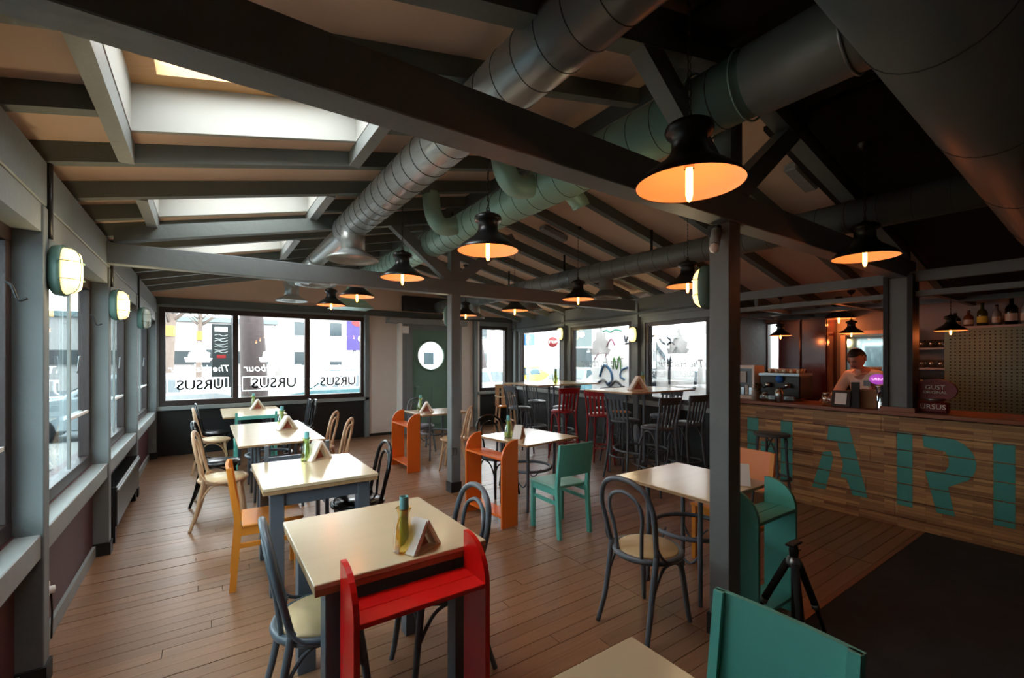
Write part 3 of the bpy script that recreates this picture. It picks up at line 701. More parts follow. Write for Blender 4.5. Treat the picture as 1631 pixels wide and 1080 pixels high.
def ring_table(label, cx_, cy_, w, d, rz=0, z=.75, half=.21, leg=.0145, ringz=.36, name='bistro_table', dbl=False):
    t = thing(name, label, 'table', (cx_, cy_, 0), rz)
    MB().box(-w/2, w/2, -d/2, d/2, z-.024, z).build('tabletop', 'table_top', t, bevel=.003)
    MB().box(-w/2-.0015, w/2+.0015, -d/2-.0015, d/2+.0015, z-.021, z-.004).build('edge_band', 'table_edge', t)
    cs = [(0, 0)] if not dbl else [(0, -d/4), (0, d/4)]
    for ox, oy in cs:
        for sx in (-1, 1):
            for sy in (-1, 1):
                MB().tube([(ox+sx*half, oy+sy*half, 0), (ox+sx*half*.97, oy+sy*half*.97, z*.5), (ox+sx*half, oy+sy*half, z-.024)], [leg, leg*1.15, leg*1.1], 8).build('leg', 'table_grey', t)
        MB().ring((ox, oy, ringz+.05), half*1.22, .016, 8, 32).build('leg_ring', 'table_grey', t)
        for a in range(4):
            u, v = math.cos(a*math.pi/2), math.sin(a*math.pi/2)
            MB().tube([(ox+half*(u-v), oy+half*(u+v), ringz-.02 if z < 1 else ringz), (ox+half*u*.9-half*v*.55, oy+half*v*.9+half*u*.55, ringz-.12), (ox+u*half*1.0, oy+v*half*1.0, ringz-.02)], .008, 6).build('curved_brace', 'table_grey', t)
    return t
ring_table('long pale table in the left row holding a menu and napkins', .67, 5.95, .8, 1.72, dbl=True)
ring_table('rearmost pale table under the three pane window', .64, 8.43, .84, 1.42, dbl=True)
ring_table('pale square table between the orange rack and teal chair', 2.95, 3.98, .78, .78, R(8))
ring_table('pale square table behind the big column', 2.85, 1.9, .72, .74, 0)
ring_table('small pale table by the porthole door', 3.12, 6.72, .8, .74, 0)
ring_table('tall pale bar table nearer to the bar', 5.02, 4.13, 1.32, .82, 0, 1.18, .3, .017, .3, 'high_table')
ring_table('tall pale bar table in the window corner', 5.08, 6.15, 1.35, 1.0, 0, 1.18, .32, .017, .3, 'high_table')

def rack(label, cx_, cy_, rz, mname, L=.56, D=.19, H=.825, shelf=.66):
    # local: length along x, open outer side towards -y, tall side against the table at +y
    t = thing('menu_rack', label, 'rack', (cx_, cy_, 0), rz)
    prof = [(-D/2, 0.0), (-D/2, H-.17)]
    for k in range(1, 8):
        a = math.pi/2*k/7; prof.append((-D/2+.165*(1-math.cos(a)), H-.17+.17*math.sin(a)))
    prof += [(D/2, H), (D/2, 0.0)]
    for s in (-1, 1):
        x = s*(L/2-.011); MB().prism(prof, x-.011, x+.011, 'x').build('side_panel', mname, t)
    MB().box(-L/2+.022, L/2-.022, -D/2, -.003, shelf-.02, shelf).build('shelf_board', mname, t, bevel=.002)
    MB().box(-L/2+.022, L/2-.022, 0, D/2, shelf-.02, shelf).build('shelf_board', mname, t, bevel=.002)
    MB().box(-L/2+.022, L/2-.022, -D/2+.01, D/2, .09, .11).build('lower_shelf', mname, t)
    return t
rack('glossy red narrow rack at the near end of the grey legged table', .71, 1.7, 0, 'red', L=.56)
rack('orange narrow rack at the middle table, left of teal chair', 2.37, 3.83, R(-90)+R(4), 'orange', L=.64)
rack('orange narrow rack by the small table before the porthole door', 2.43, 6.3, R(-90), 'orange', L=.64)
rack('teal narrow rack behind the tripod, right of the big column', 2.84, 1.4, 0, 'teal', L=.48)

# ---- bar height chairs
def bar_chair(label, loc, rz, mname, seatm=None, group='bar height chairs at the tall tables', sh=.79):
    t = thing('bar_chair', label, 'chair', loc, rz, group)
    MB().ring((0, 0, sh-.018), .175, .018, 8, 28).build('seat_ring', mname, t)
    MB().disc((0, 0, sh-.015), .165, .018).build('seat', seatm or mname, t)
    for s in (-1, 1):
        MB().tube([(s*.12, .12, sh-.03), (s*.14, .145, .4), (s*.165, .18, 0)], [.017, .015, .013], 7).build('leg', mname, t)
        MB().tube([(s*.165, -.215, sh+.33), (s*.155, -.17, sh+.1), (s*.15, -.145, sh-.1), (s*.16, -.17, .35), (s*.185, -.23, 0)], [.014, .016, .016, .014], 7).build('leg', mname, t)
        MB().tube([(s*.15, .15, sh-.25), (s*.1, .14, sh-.08), (0, .17, sh-.04)], .008, 6).build('arch_brace', mname, t)
        MB().tube([(s*.15, .15, sh-.25), (s*.16, .05, sh-.07), (s*.16, -.06, sh-.07), (s*.158, -.16, sh-.25)], .008, 6).build('side_brace', mname, t)
        MB().tube([(s*.158, .165, .12), (s*.1, .16, .26), (0, .17, .3)], .008, 6).build('foot_arch', mname, t)
    MB().ring((0, 0, .3), .2, .011, 7, 28).build('foot_ring', mname, t)
    vs = []; fs = []; n = 10
    for (z, dy) in ((sh+.27, -.2), (sh+.36, -.222)):
        for th in (0, .018):
            for k in range(n+1):
                x = -.185+.37*k/n; vs.append((x, dy+th-.02*(1-(x/.185)**2), z))
    q = n+1
    for k in range(n): fs += [(k, k+1, 2*q+k+1, 2*q+k), (q+k, 3*q+k, 3*q+k+1, q+k+1), (k, q+k, q+k+1, k+1), (2*q+k, 2*q+k+1, 3*q+k+1, 3*q+k)]
    fs += [(0, 2*q, 3*q, q), (n, q+n, 3*q+n, 2*q+n)]
    MB().add(vs, fs).build('crest_rail', mname, t)
    for x in (-.09, -.03, .03, .09):
        MB().beam((x, -.155, sh-.01), (x*1.05, -.215, sh+.29), .034, .008, (0, 1, 0)).build('back_slat', mname, t)
    return t
GB = bar_chair('grey bar chair drawn up to the near side of the tall table, left one', (4.52, 3.47, 0), face(.1, 1), 'bar_grey')
dup(GB, (5.12, 3.5, 0), face(.05, 1), 'grey bar chair beside the big column, near side of the tall table')
dup(GB, (4.7, 4.13, 0), face(1, .1), 'grey bar chair at the left end of the nearer tall table')
dup(GB, (5.55, 4.15, 0), face(-1, 0), 'grey bar chair by the graffiti window behind the nearer tall table')
OB = dup(GB, (5.3, 4.78, 0), face(0, -1), 'grey bar chair with an orange seat in front of the window post')
for ch in OB.children:
    if ch.name.startswith('seat') and 'ring' not in ch.name: ch.data = ch.data.copy(); ch.data.materials[0] = M('orange_chair')
dup(GB, (4.42, 6.2, 0), face(1, 0), 'grey bar chair at the left end of the far tall table')
dup(GB, (5.12, 5.86, 0), face(0, 1), 'grey bar chair in the middle of the far tall table')
dup(GB, (5.6, 5.3, 0), face(-.3, 1), 'dark grey bar chair near the right wall between the tall tables')
dup(GB, (5.35, 6.95, 0), face(0, -1), 'grey bar chair on the window side of the far tall table')
RB = bar_chair('dark red bar chair, right one, at the end of nearer tall table', (4.86, 4.74, 0), face(.9, .45), 'red_bar')
dup(RB, (4.72, 5.43, 0), face(.2, .93), 'dark red bar chair, left one, before the far tall table')
# stool at the bar
t = thing('bar_stool', 'backless grey stool against the lettered bar front', 'stool', (5.17, 2.45, 0))
MB().disc((0, 0, .755), .18, .025).build('seat', 'bar_grey', t)
for a in range(4):
    u, v = math.cos(R(45+90*a)), math.sin(R(45+90*a))
    MB().tube([(u*.14, v*.14, .76), (u*.16, v*.16, .4), (u*.2, v*.2, 0)], [.015, .013], 7).build('leg', 'bar_grey', t)
    c, s = math.cos(R(90*a)), math.sin(R(90*a))
    MB().tube([(u*.15, v*.15, .56), ((u+c)*.08, (v+s)*.08, .7), (c*.13, s*.13, .735)], .008, 6).build('arch_brace', 'bar_grey', t)
MB().ring((0, 0, .3), .185, .011, 7, 24).build('foot_ring', 'bar_grey', t)
# high chair
t = thing('child_high_chair', 'pale wooden child high chair in the far corner', 'high chair', (5.22, 7.85, 0), face(-.35, -1))
for sx in (-1, 1):
    for sy in (-1, 1):
        MB().beam((sx*.2, sy*.2, 0), (sx*.15, sy*.13, .6), .03, .03, (0, 1, 0)).build('leg', 'chair_wood', t)
    MB().box(sx*.165-.012, sx*.165+.012, -.16, -.13, .6, .98).build('back_post', 'chair_wood', t)
    MB().box(sx*.15-.01, sx*.15+.01, -.15, .15, .3, .33).build('side_rail', 'chair_wood', t)
    MB().tube([(sx*.17, .0, .6), (sx*.17, .0, .8)], .012, 6, sub=1).build('arm_post', 'chair_wood', t)
MB().box(-.17, .17, -.15, .15, .6, .62).build('seat', 'orange_chair', t)
for x0, x1 in ((-.17, -.09), (-.045, .045), (.09, .17)): MB().box(x0, x1, -.165, -.15, .62, .98).build('back_slat', 'chair_wood', t)
MB().box(-.18, .18, -.168, -.148, .98, 1.06).build('crest_rail', 'chair_wood', t)
MB().tube([(-.18, -.14, .82), (-.2, 0, .82), (-.17, .17, .82), (0, .22, .82), (.17, .17, .82), (.2, 0, .82), (.18, -.14, .82)], .016, 8).build('guard_rail', 'wood_seat', t)

# ---- things on the tables
def carafe(loc, lab, lab2, g='amber_glass', h=.19):
    t = thing('glass_carafe', lab, 'carafe', loc, 0, 'carafes on the tables')
    k = h/.19
    MB().lathe([(.001, .003), (.043*k, .004), (.045*k, .02*k), (.043*k, .07*k), (.032*k, .12*k), (.024*k, .15*k), (.026*k, .17*k), (.034*k, .19*k)], 20).build('glass_body', g, t)
    MB().lathe([(.001, 0), (.044*k, 0), (.045*k, .012*k), (.04*k, .014*k)], 20).build('glass_foot', g, t)
    MB().ring((0, 0, .19*k), .033*k, .003, 6, 20).build('glass_rim', g, t)
    r = thing('rolled_menu', lab2, 'menu', (loc[0]+.003, loc[1]+.002, loc[2]+.006), 0, 'rolled menus in the carafes')
    MB().lathe([(.001, 0), (.0185*k, 0), (.0185*k, .175*k)], 16).build('printed_sheet', 'menu_paper', r)
    MB().lathe([(.0195*k, .175*k), (.0195*k, .235*k), (.0165*k, .235*k), (.0165*k, .215*k), (.001, .215*k)], 16).build('teal_end', 'teal_cap', r)
def holder(loc, rz, lab, s=1.0, napk=True):
    t = thing('napkin_holder', lab, 'napkin holder', loc, rz, 'napkin holders on the tables')
    w = .045*s
    for sd in (-1, 1):
        MB().prism([(sd*.0*s, .128*s), (sd*.075*s, .006), (sd*.093*s, .006), (sd*.008*s, .14*s)], -w, w, 'y').build('paper_napkins', 'napkin', t)
        MB().prism([(sd*.0, .112*s), (sd*.062*s, .006), (sd*.074*s, .006), (sd*.0, .127*s)], -w*1.02, w*1.02, 'y').build('side_board', 'holder_wood', t)
    MB().box(-.093*s, .093*s, -w, w, 0, .006).build('base_board', 'holder_wood', t)
    MB().prism([(-.05*s, .008), (.05*s, .008), (0, .098*s)], -.004, .004, 'y').build('printed_card', 'print_red', t)
carafe((.726, 1.905, .75), 'amber glass carafe on the near table', 'rolled pale green menu with teal end on the near table')
holder((.80, 1.89, .75), R(24), 'napkin holder leaning white napkins on the near table', .95)
carafe((.70, 4.05, .75), 'green tinted carafe on the second table', 'rolled menu standing on the second table', 'olive_glass')
holder((.79, 4.06, .75), R(28), 'triangular napkin holder on the second table', 1.15)
carafe((.80, 6.3, .75), 'green tinted carafe on the long table', 'rolled menu standing on the long table', 'olive_glass', .2)
holder((.82, 6.0, .75), R(12), 'triangular napkin holder on the long table', 1.2)
carafe((.70, 9.0, .75), 'small carafe on the rearmost table', 'rolled menu standing on the rearmost table', 'olive_glass', .2)
holder((.74, 8.7, .75), R(5), 'triangular napkin holder on the rearmost table', 1.2)
carafe((2.70, 4.0, .75), 'olive carafe on the middle table', 'rolled menu standing on the middle table', 'olive_glass')
holder((2.79, 3.93, .75), R(35), 'napkin holder on the middle table', 1.0)
carafe((2.95, 6.98, .75), 'carafe on the small table by the green door', 'rolled menu on the small table by the green door', 'olive_glass', .2)
holder((2.93, 6.68, .75), R(-15), 'napkin holder on the small table by the green door', 1.2)
holder((3.03, 1.63, .75), R(35), 'napkin holder on the table behind the column', .95)
carafe((5.05, 4.12, 1.18), 'oil yellow carafe on the nearer tall table', 'rolled menu on the nearer tall table', 'amber_glass')
holder((4.83, 4.02, 1.18), R(-30), 'wooden napkin triangle on the nearer tall table', 1.35)
carafe((5.3, 6.3, 1.18), 'carafe on the far tall table', 'rolled menu on the far tall table', 'olive_glass')

# ---- tripod
t = thing('camera_tripod', 'small black camera tripod standing before the teal rack', 'tripod', (2.72, 1.17, 0))
for a in (100, 215, -20):
    u, v = math.cos(R(a)), math.sin(R(a))
    lg = MB().tube([(u*.03, v*.03, .46), (u*.15, v*.15, .2)], .02, 10, sub=1).build('leg', 'foam_black', t)
    MB().tube([(u*.15, v*.15, .2), (u*.225, v*.225, .02)], .011, 8, sub=1).build('lower_tube', 'plastic_black', lg)
    MB().lathe([(.001, 0), (.017, .0), (.014, .03), (.001, .035)], 10, (u*.228, v*.228, .0)).build('rubber_foot', 'plastic_black', lg)
    MB().tube([(u*.146, v*.146, .21), (u*.156, v*.156, .185)], .0215, 10, sub=1).build('twist_lock', 'steel', lg)
MB().tube([(0, 0, .12), (0, 0, .5)], .014, 10, sub=1).build('centre_column', 'plastic_black', t)
MB().lathe([(.001, .44), (.035, .44), (.042, .46), (.03, .49), (.001, .495)], 14).build('shoulder', 'steel', t)
MB().lathe([(.001, .495), (.022, .495), (.026, .53), (.02, .555), (.001, .56)], 14).build('ball_head', 'plastic_black', t)
MB().box(-.055, .055, -.022, .022, .56, .574).build('mounting_plate', 'plastic_black', t, bevel=.003)
MB().tube([(.02, 0, .52), (.055, -.01, .525)], .007, 8, sub=1).build('knob', 'steel', t)
# ---- radiator, socket
t = thing('radiator', 'long black convector radiator under the left windows', 'radiator', (-.66, 5.87, 0))
MB().box(-.08, .04, -.78, .78, .16, .5).build('casing', 'radiator', t, bevel=.006)
MB().box(.035, .05, -.78, .78, .455, .475).build('trim_edge', 'steel', t)
for k in range(26): pass
gr = MB()
for k in range(40): gr.box(-.07, .03, -.76+k*.038, -.755+k*.038, .5, .506)
gr.build('top_grille', 'plastic_black', t)
for y in (-.7, .7): MB().box(-.06, .02, y-.02, y+.02, 0, .16).build('foot', 'radiator', t)
t = thing('wall_socket', 'white plug in a socket low on the left wall', 'socket', (-.745, 3.55, .3))
MB().box(0, .02, -.04, .04, -.04, .04).build('plate', 'white_paint', t, bevel=.004)
MB().lathe([(.02, 0), (.022, .045), (.001, .05)], 12, (0, 0, 0), Matrix.Rotation(R(90), 4, 'Y')).build('plug', 'white_paint', t)
MB().tube([(.03, 0, -.01), (.035, 0, -.12), (.03, .01, -.28)], .005, 6).build('cable', 'plastic_black', t)
# ---- small fittings at the ceiling
t = thing('spot_lamp', 'small unlit spot bulb on top of the big column', 'spot lamp', (2.42, 1.45, 2.36))
MB().box(-.04, .0, -.03, .03, -.06, 0).build('bracket', 'plastic_black', t)
MB().tube([(-.03, -.02, -.03), (-.07, -.03, -.12)], .028, 12, sub=1).build('housing', 'grey_trim', t)
MB().lathe([(.001, -.03), (.02, -.02), (.026, 0), (.02, .02), (.001, .03)], 14, (-.078, -.033, -.14)).build('bulb_globe', 'white_paint', t)
for (x, y, l) in ((4.0, 1.66, 'long grey ceiling speaker near the black boards'), (3.6, 4.3, 'long grey ceiling speaker between far rafters')):
    t = thing('ceiling_speaker', l, 'speaker', (x, y, zc(x)))
    m4 = Matrix.Rotation(math.atan(.226), 4, 'Y')
    MB().box(-.2, .2, -.05, .05, -.09, -.02, m4).build('cabinet', 'grey_trim', t, bevel=.012)
    MB().box(-.15, .15, -.02, .02, -.02, .02, m4).build('bracket', 'plastic_black', t)

# ================================================================== BAR
BY0, BY1 = -1.8, 3.3
bar = thing('bar_counter', 'long wooden bar counter with stave front and large teal letters', 'bar counter', (0, 0, 0))
MB().box(5.53, 6.0, BY0, BY1, .0, 1.06).build('carcass', 'black_board', bar)
for r_ in range(6):
    z0 = .09+r_*.1605; ys = [BY0, .1+random.uniform(-.4, .4), 1.7+random.uniform(-.4, .4), BY1]
    for a, b in zip(ys[:-1], ys[1:]):
        MB().box(5.5, 5.53, a, b-.002, z0, z0+.155).build('front_board', 'bar_staves', bar, bevel=.0015)
MB().box(5.47, 5.53, BY0, BY1, 0.0, .088).build('plinth', 'bar_staves', bar)
MB().box(5.42, 6.04, BY0, BY1+.02, 1.062, 1.1).build('worktop', 'counter_wood', bar, bevel=.004)
MB().box(5.42, 5.66, 1.3, 1.56, 1.1, 1.142).build('post_block', 'counter_wood', bar)
def clip(poly, z, keep_above):
    out = []
    for i in range(len(poly)):
        p, q = poly[i], poly[(i+1) % len(poly)]; a = (p[1] >= z) == keep_above; b = (q[1] >= z) == keep_above
        if a: out.append(p)
        if a != b: t = (z-p[1])/(q[1]-p[1]); out.append((p[0]+(q[0]-p[0])*t, z))
    return out
def letter(polys, name):
    mb = MB()
    for p in polys:
        for r_ in range(6):
            z0 = .09+r_*.1605; c = clip(clip(p, z0+.003, True), z0+.1535, False)
            if len(c) > 2: mb.prism(c, 5.4985, 5.5005, 'x')
    return mb.build(name, 'letter_teal', bar)
letter([[(2.89,.9),(2.76,.9),(2.76,.2),(2.89,.2)], [(2.505,.9),(2.38,.9),(2.38,.2),(2.505,.2)], [(2.73,.62),(2.53,.62),(2.53,.5),(2.73,.5)]], 'letter_h')
letter([[(2.02,.9),(1.84,.9),(1.68,.2),(1.81,.2),(1.86,.36),(1.91,.36),(1.89,.5),(1.945,.73),(2.04,.73)], [(2.075,.6),(2.0,.62),(1.98,.55),(2.05,.2),(2.18,.2)]], 'letter_a')
def arc(cy, cz, r, a0, a1, n=8): return [(cy-r*math.cos(R(a0+(a1-a0)*k/n)), cz+r*math.sin(R(a0+(a1-a0)*k/n))) for k in range(n+1)]
letter([[(1.45,.9),(1.335,.9),(1.335,.2),(1.45,.2)], [(1.265,.9)]+arc(1.13, .68, .22, 80, -40, 8)+[(1.09,.45),(1.045,.2),(1.165,.2),(1.245,.56)]+[(1.11,.585),(1.085,.64),(1.085,.71),(1.11,.765),(1.255,.785)]], 'letter_r')
letter([[(.81,.9),(.685,.9),(.685,.2),(.81,.2)], [(.62,.9)]+arc(.5, .735, .15, 60, -60)+[(.62,.57)], [(.62,.52)]+arc(.48, .36, .17, 70, -70)+[(.62,.2)]], 'letter_b')
letter([arc(-.05, .55, .35, 50, 310, 16)+arc(-.05, .55, .2, 310, 50, 16)], 'letter_o')
# canopy over the bar
cn = thing('bar_canopy', 'dark grey timber lattice canopy above the bar', 'canopy', (0, 0, 0))
for (x, z, h) in ((5.55, 2.33, .1), (5.55, 2.19, .05), (6.4, 2.19, .05)):
    MB().box(x-.03, x+.03, -1.8, 3.4, z, z+h).build('long_rail', 'grey_paint', cn)
for y in (-1.2, -.4, .4, 1.2, 2.0, 2.8, 3.35):
    MB().box(5.58, 7.08, y-.025, y+.025, 2.195, 2.235).build('cross_bar', 'grey_paint', cn)
for y in (0.4, 2.8): MB().box(5.53, 5.57, y-.02, y+.02, 2.2, 2.4).build('hanger_post', 'dark_beam', cn)
# shelving with pegboard
sh = thing('back_shelving', 'green pegboard screen with glass shelves beside it', 'shelving', (0, 0, 0))
pb = MB().box(6.72, 6.74, -.8, 1.36, .9, 1.93).build('pegboard_panel', 'pegboard', sh)
hs = MB()
for i in range(56):
    for j in range(28):
        y = -.75+i*.0375; z = .93+j*.0355; d = .0085
        hs.add([(6.7185,y-d,z),(6.7185,y,z-d),(6.7185,y+d,z),(6.7185,y,z+d)], [(0,1,2,3)])
h_ = hs.build('peg_holes', 'hole_dark', sh, recalc=False); h_['kind'] = 'stuff'
MB().box(6.7, 7.09, -.8, 1.37, 1.93, 1.95).build('top_board', 'shelf_grey', sh)
for z in (1.27, 1.48, 1.71): MB().box(6.8, 7.09, 1.38, 1.78, z, z+.02).build('glass_shelf', 'shelf_grey', sh)
for y in (1.37, 1.78): MB().box(6.8, 7.09, y-.008, y+.008, .9, 1.93).build('shelf_side', 'shelf_grey', sh)
MB().box(6.75, 7.09, -.8, 2.5, .86, .9).build('back_worktop', 'steel', sh)
MB().box(6.77, 7.09, -.8, 2.5, 0, .86).build('back_cabinet', 'mahogany', sh)
# tumblers
tb = thing('tumbler', 'clear tumbler in the rows on the shelves behind the bar', 'glass', (6.9, 1.45, 1.29), 0, 'tumblers on the back shelves')
MB().lathe([(.001, .002), (.024, .002), (.03, .09), (.027, .09), (.022, .008), (.001, .008)], 12).build('glass_body', 'clear_glass', tb)
first = True
for z in (1.29, 1.5, 1.73):
    for x in (6.87, 6.97):
        for k in range(5):
            if first: first = False; tb.location = (x, 1.42+.08*k, z)
            else: tq = dup(tb, (x, 1.42+.08*k, z))
            (tb if (z, x, k) == (1.29, 6.87, 0) else tq)['label'] = 'clear tumbler on the %s shelf behind the bar, %s row, %s from the pegboard' % ({1.29: 'lowest', 1.5: 'middle', 1.73: 'top'}[z], 'front' if x < 6.9 else 'back', ('first', 'second', 'third', 'fourth', 'fifth')[k])
# bottles on top of the pegboard
specs = [('liquor_a', 'squat dark'), ('liquor_c', 'short brown'), ('liquor_b', 'yellow labelled green'), ('liquor_d', 'clear slim'), ('liquor_a', 'tall black'), ('liquor_d', 'clear broad'), ('liquor_c', 'amber tall'), ('liquor_b', 'green'), ('liquor_a', 'dark'), ('liquor_c', 'amber')]
places = ['leftmost, beside the pendant lamp', 'second from the left end', 'third from the left end', 'fourth from the left end', 'fifth from the left, over the pegboard', 'sixth from the left end', 'seventh from the left end', 'at the picture edge', 'just outside right', 'farthest right']
for k, (mn, ds) in enumerate(specs):
    hgt = (.16, .18, .25, .22, .29, .28, .33, .27, .25, .3)[k]; r_ = (.045, .04, .042, .035, .048, .045, .04, .04, .04, .04)[k]
    t = thing('liquor_bottle', '%s bottle on the shelving top, %s' % (ds, places[k]), 'bottle', (6.85, 1.3-k*.105, 1.95), 0, 'bottles above the pegboard')
    MB().lathe([(.001, 0), (r_, 0), (r_, hgt*.58), (r_*.85, hgt*.66), (r_*.34, hgt*.75), (r_*.32, hgt*.95)], 16).build('glass_body', mn, t)
    MB().lathe([(r_*.38, hgt*.92), (r_*.38, hgt), (.001, hgt)], 12).build('cap', 'chrome' if k % 2 else 'plastic_black', t)
    MB().lathe([(r_*1.02, hgt*.15), (r_*1.02, hgt*.42)], 16).build('paper_label', 'label_yellow' if k == 2 else 'label_white', t)
# mirror niche, cupboards
t = thing('wall_mirror', 'tall mirror with a lit niche behind the barman', 'mirror', (7.08, 2.17, 0))
MB().box(0, .015, -.24, .24, 1.0, 1.92).build('mirror_glass', 'mirror', t)
for s in (-1, 1): MB().box(-.02, .015, s*.26-.025, s*.26+.025, 1.0, 1.95).build('side_frame', 'white_wall', t)
MB().box(-.02, .015, -.285, .285, 1.92, 1.97).build('top_frame', 'white_wall', t)
for y0, y1, lab in ((2.5, 2.8, 'right one by the mirror'), (2.81, 3.1, 'left one by the small window')):
    t = thing('tall_cupboard', 'shiny dark mahogany cupboard behind the bar, ' + lab, 'cupboard', (6.85, (y0+y1)/2, 0))
    h = (y1-y0)/2
    MB().box(-.1, .22, -h, h, 0, 2.15).build('carcass', 'mahogany', t)
    MB().box(-.125, -.102, -h+.006, h-.006, .1, 2.13).build('door', 'mahogany', t, bevel=.004)
    MB().tube([(-.14, h-.05, 1.25), (-.14, h-.05, 1.45)], .007, 6, sub=1).build('door_handle', 'chrome', t)
# goods on the bar
Z = 1.1
t = thing('display_case', 'white framed display case tilted on the left end of bar', 'display case', (5.72, 3.02, Z), R(-8))
for (y0, y1, z0, z1) in ((-.15, -.12, 0, .42), (.12, .15, 0, .42), (-.12, .12, 0, .04), (-.12, .12, .38, .42)): MB().box(-.06, .0, y0, y1, z0, z1).build('frame_bar', 'white_wall', t)
MB().box(.0, .14, -.15, .15, 0, .42).build('box_body', 'cup', t)
MB().box(-.02, -.001, -.12, .12, .04, .38).build('dark_interior', 'plastic_black', t)
for k in range(4):
    MB().box(-.035, -.022, -.1+.055*k, -.062+.055*k, .05, .14+.03*(k % 2)).build('sample_jar', 'label_white' if k % 2 else 'steel', t)
MB().box(-.034, -.022, -.02, .1, .2, .34).build('notice_card', 'label_white', t)
em = thing('espresso_machine', 'chrome and black espresso machine behind the bar counter top', 'coffee machine', (5.82, 2.62, Z))
MB().box(-.13, .2, -.24, .22, .03, .3).build('body', 'plastic_black', em, bevel=.012)
MB().box(-.15, .2, -.24, .22, .3, .33).build('cup_tray', 'steel', em)
MB().box(-.2, -.13, -.2, .18, .02, .06).build('drip_tray', 'steel', em)
for y in (-.12, .1):
    MB().lathe([(.001, .16), (.03, .16), (.032, .21), (.001, .215)], 14, (-.16, y, 0)).build('group_head', 'chrome', em)
    MB().tube([(-.17, y, .17), (-.29, y, .155)], .011, 8, sub=1).build('handle', 'plastic_black', em)
MB().lathe([(.001, 0), (.045, .004), (.046, .015), (.001, .02)], 18, (0, 0, 0), Matrix.Translation((-.135, -.02, .26)) @ Matrix.Rotation(R(-90), 4, 'Y')).build('badge', 'sign_blue', em)
q0 = thing('coffee_cup', 'cream cup among the stacks on the espresso machine', 'cup', (5.76, 2.42, Z+.331), 0, 'cups on the espresso machine')
MB().lathe([(.001, 0), (.022, 0), (.034, .05), (.031, .05), (.02, .006), (.001, .006)], 14).build('cup_body', 'cup', q0)
MB().tube([(.031, 0, .04), (.05, 0, .035), (.046, 0, .015), (.028, 0, .015)], .004, 6).build('handle', 'cup', q0)
for k in range(1, 10):
    q0['label'] = 'cream cup on the espresso machine, front row, right end'
    dup(q0, (5.76+.08*(k % 2), 2.42+.08*(k//2), Z+.331), R(40*k), 'cream cup on the espresso machine, %s row, %s from the right' % ('back' if k % 2 else 'front', ('first', 'second', 'third', 'fourth', 'fifth')[k//2]))
t = thing('potted_plant', 'small dark potted herb between display case and machine', 'plant', (5.66, 2.84, Z))
MB().lathe([(.001, 0), (.035, 0), (.045, .07), (.04, .07), (.001, .065)], 14).build('pot', 'kraft', t)
lf = MB()
for k in range(60):
    a = random.uniform(0, 6.28); rr_ = random.uniform(.01, .07); z = random.uniform(.08, .2); c = Vector((rr_*math.cos(a), rr_*math.sin(a), z)); u = Vector((math.cos(a), math.sin(a), .5))*.022; v = Vector((-math.sin(a), math.cos(a), .2))*.01
    lf.add([c-u, c+v, c+u, c-v], [(0, 1, 2, 3)])
lf.build('foliage', 'liquor_b', t, recalc=False)
def jar(x, y, r, h, m_, lab, nm='glass_jar', cat='jar'):
    t = thing(nm, lab, cat, (x, y, Z))
    MB().lathe([(.001, 0), (r, 0), (r, h*.8), (r*.7, h*.88), (r*.7, h*.9)], 16).build('body', m_, t); MB().lathe([(r*.75, h*.88), (r*.75, h), (.001, h)], 16).build('lid', 'steel', t)
jar(5.52, 2.82, .03, .15, 'label_white', 'white labelled jar right of the display case'); jar(5.5, 2.68, .035, .11, 'clear_glass', 'glass jar in front of the coffee machine')
jar(5.5, 2.52, .045, .16, 'steel', 'steel shaker with bright sides by the coffee machine', 'cocktail_shaker', 'shaker'); jar(5.52, 2.05, .045, .14, 'clear_glass', 'tall glass the barman is reaching to', 'mixing_glass', 'glass')
t = thing('card_box', 'black dispenser box with a white card on the bar', 'dispenser', (5.52, 1.91, Z), R(5))
MB().prism([(-.05, 0), (.06, 0), (.06, .17), (-.01, .17)], -.085, .085, 'y').build('casing', 'plastic_black', t, bevel=.006)
MB().prism([(-.054, .03), (-.05, .03), (-.018, .145), (-.022, .145)], -.05, .05, 'y').build('white_card', 'napkin', t)
t = thing('menu_holder', 'tall black menu folder upright on the bar', 'menu', (5.55, 1.80, Z), R(12))
MB().box(-.025, .025, -.035, .035, 0, .26).build('cover', 'plastic_black', t, bevel=.003); MB().box(-.02, .02, -.03, .03, .26, .27).build('pages', 'napkin', t)
t = thing('kraft_box', 'brown cardboard box left of the beer tap', 'box', (5.68, 1.70, Z))
MB().box(-.08, .08, -.13, .11, 0, .17).build('carton', 'kraft', t, bevel=.003); MB().box(-.085, .085, -.135, .115, .17, .182).build('lid', 'kraft', t)
t = thing('beer_tap', 'chrome beer tap tower with a glowing oval sign', 'beer tap', (5.56, 1.585, Z))
MB().tube([(0, 0, 0), (0, 0, .12), (-.01, .01, .24)], [.045, .035, .04], 14).build('tower', 'chrome', t)
MB().tube([(-.03, 0, .17), (-.09, 0, .16), (-.1, 0, .08)], .011, 8).build('spout', 'chrome', t)
ov = MB().lathe([(.001, 0), (.05, 0), (.052, .015), (.046, .022), (.001, .022)], 24, (0, 0, 0), Matrix.Translation((-.03, .02, .3)) @ Matrix.Rotation(R(16), 4, 'Z') @ Matrix.Rotation(R(-90), 4, 'Y') @ Matrix.Scale(1.35, 4, (0, 1, 0))).build('oval_sign', 'neon', t)
tx = text('sign_lettering', 'URSUS', .034, 'neon_white', t); tx.rotation_euler = (R(90), 0, R(-74)); tx.location = (-.053, .0135, .3)
t = thing('beer_cooler', 'dark red rounded drinks sign and cooler on the bar', 'sign', (5.62, 1.2, Z))
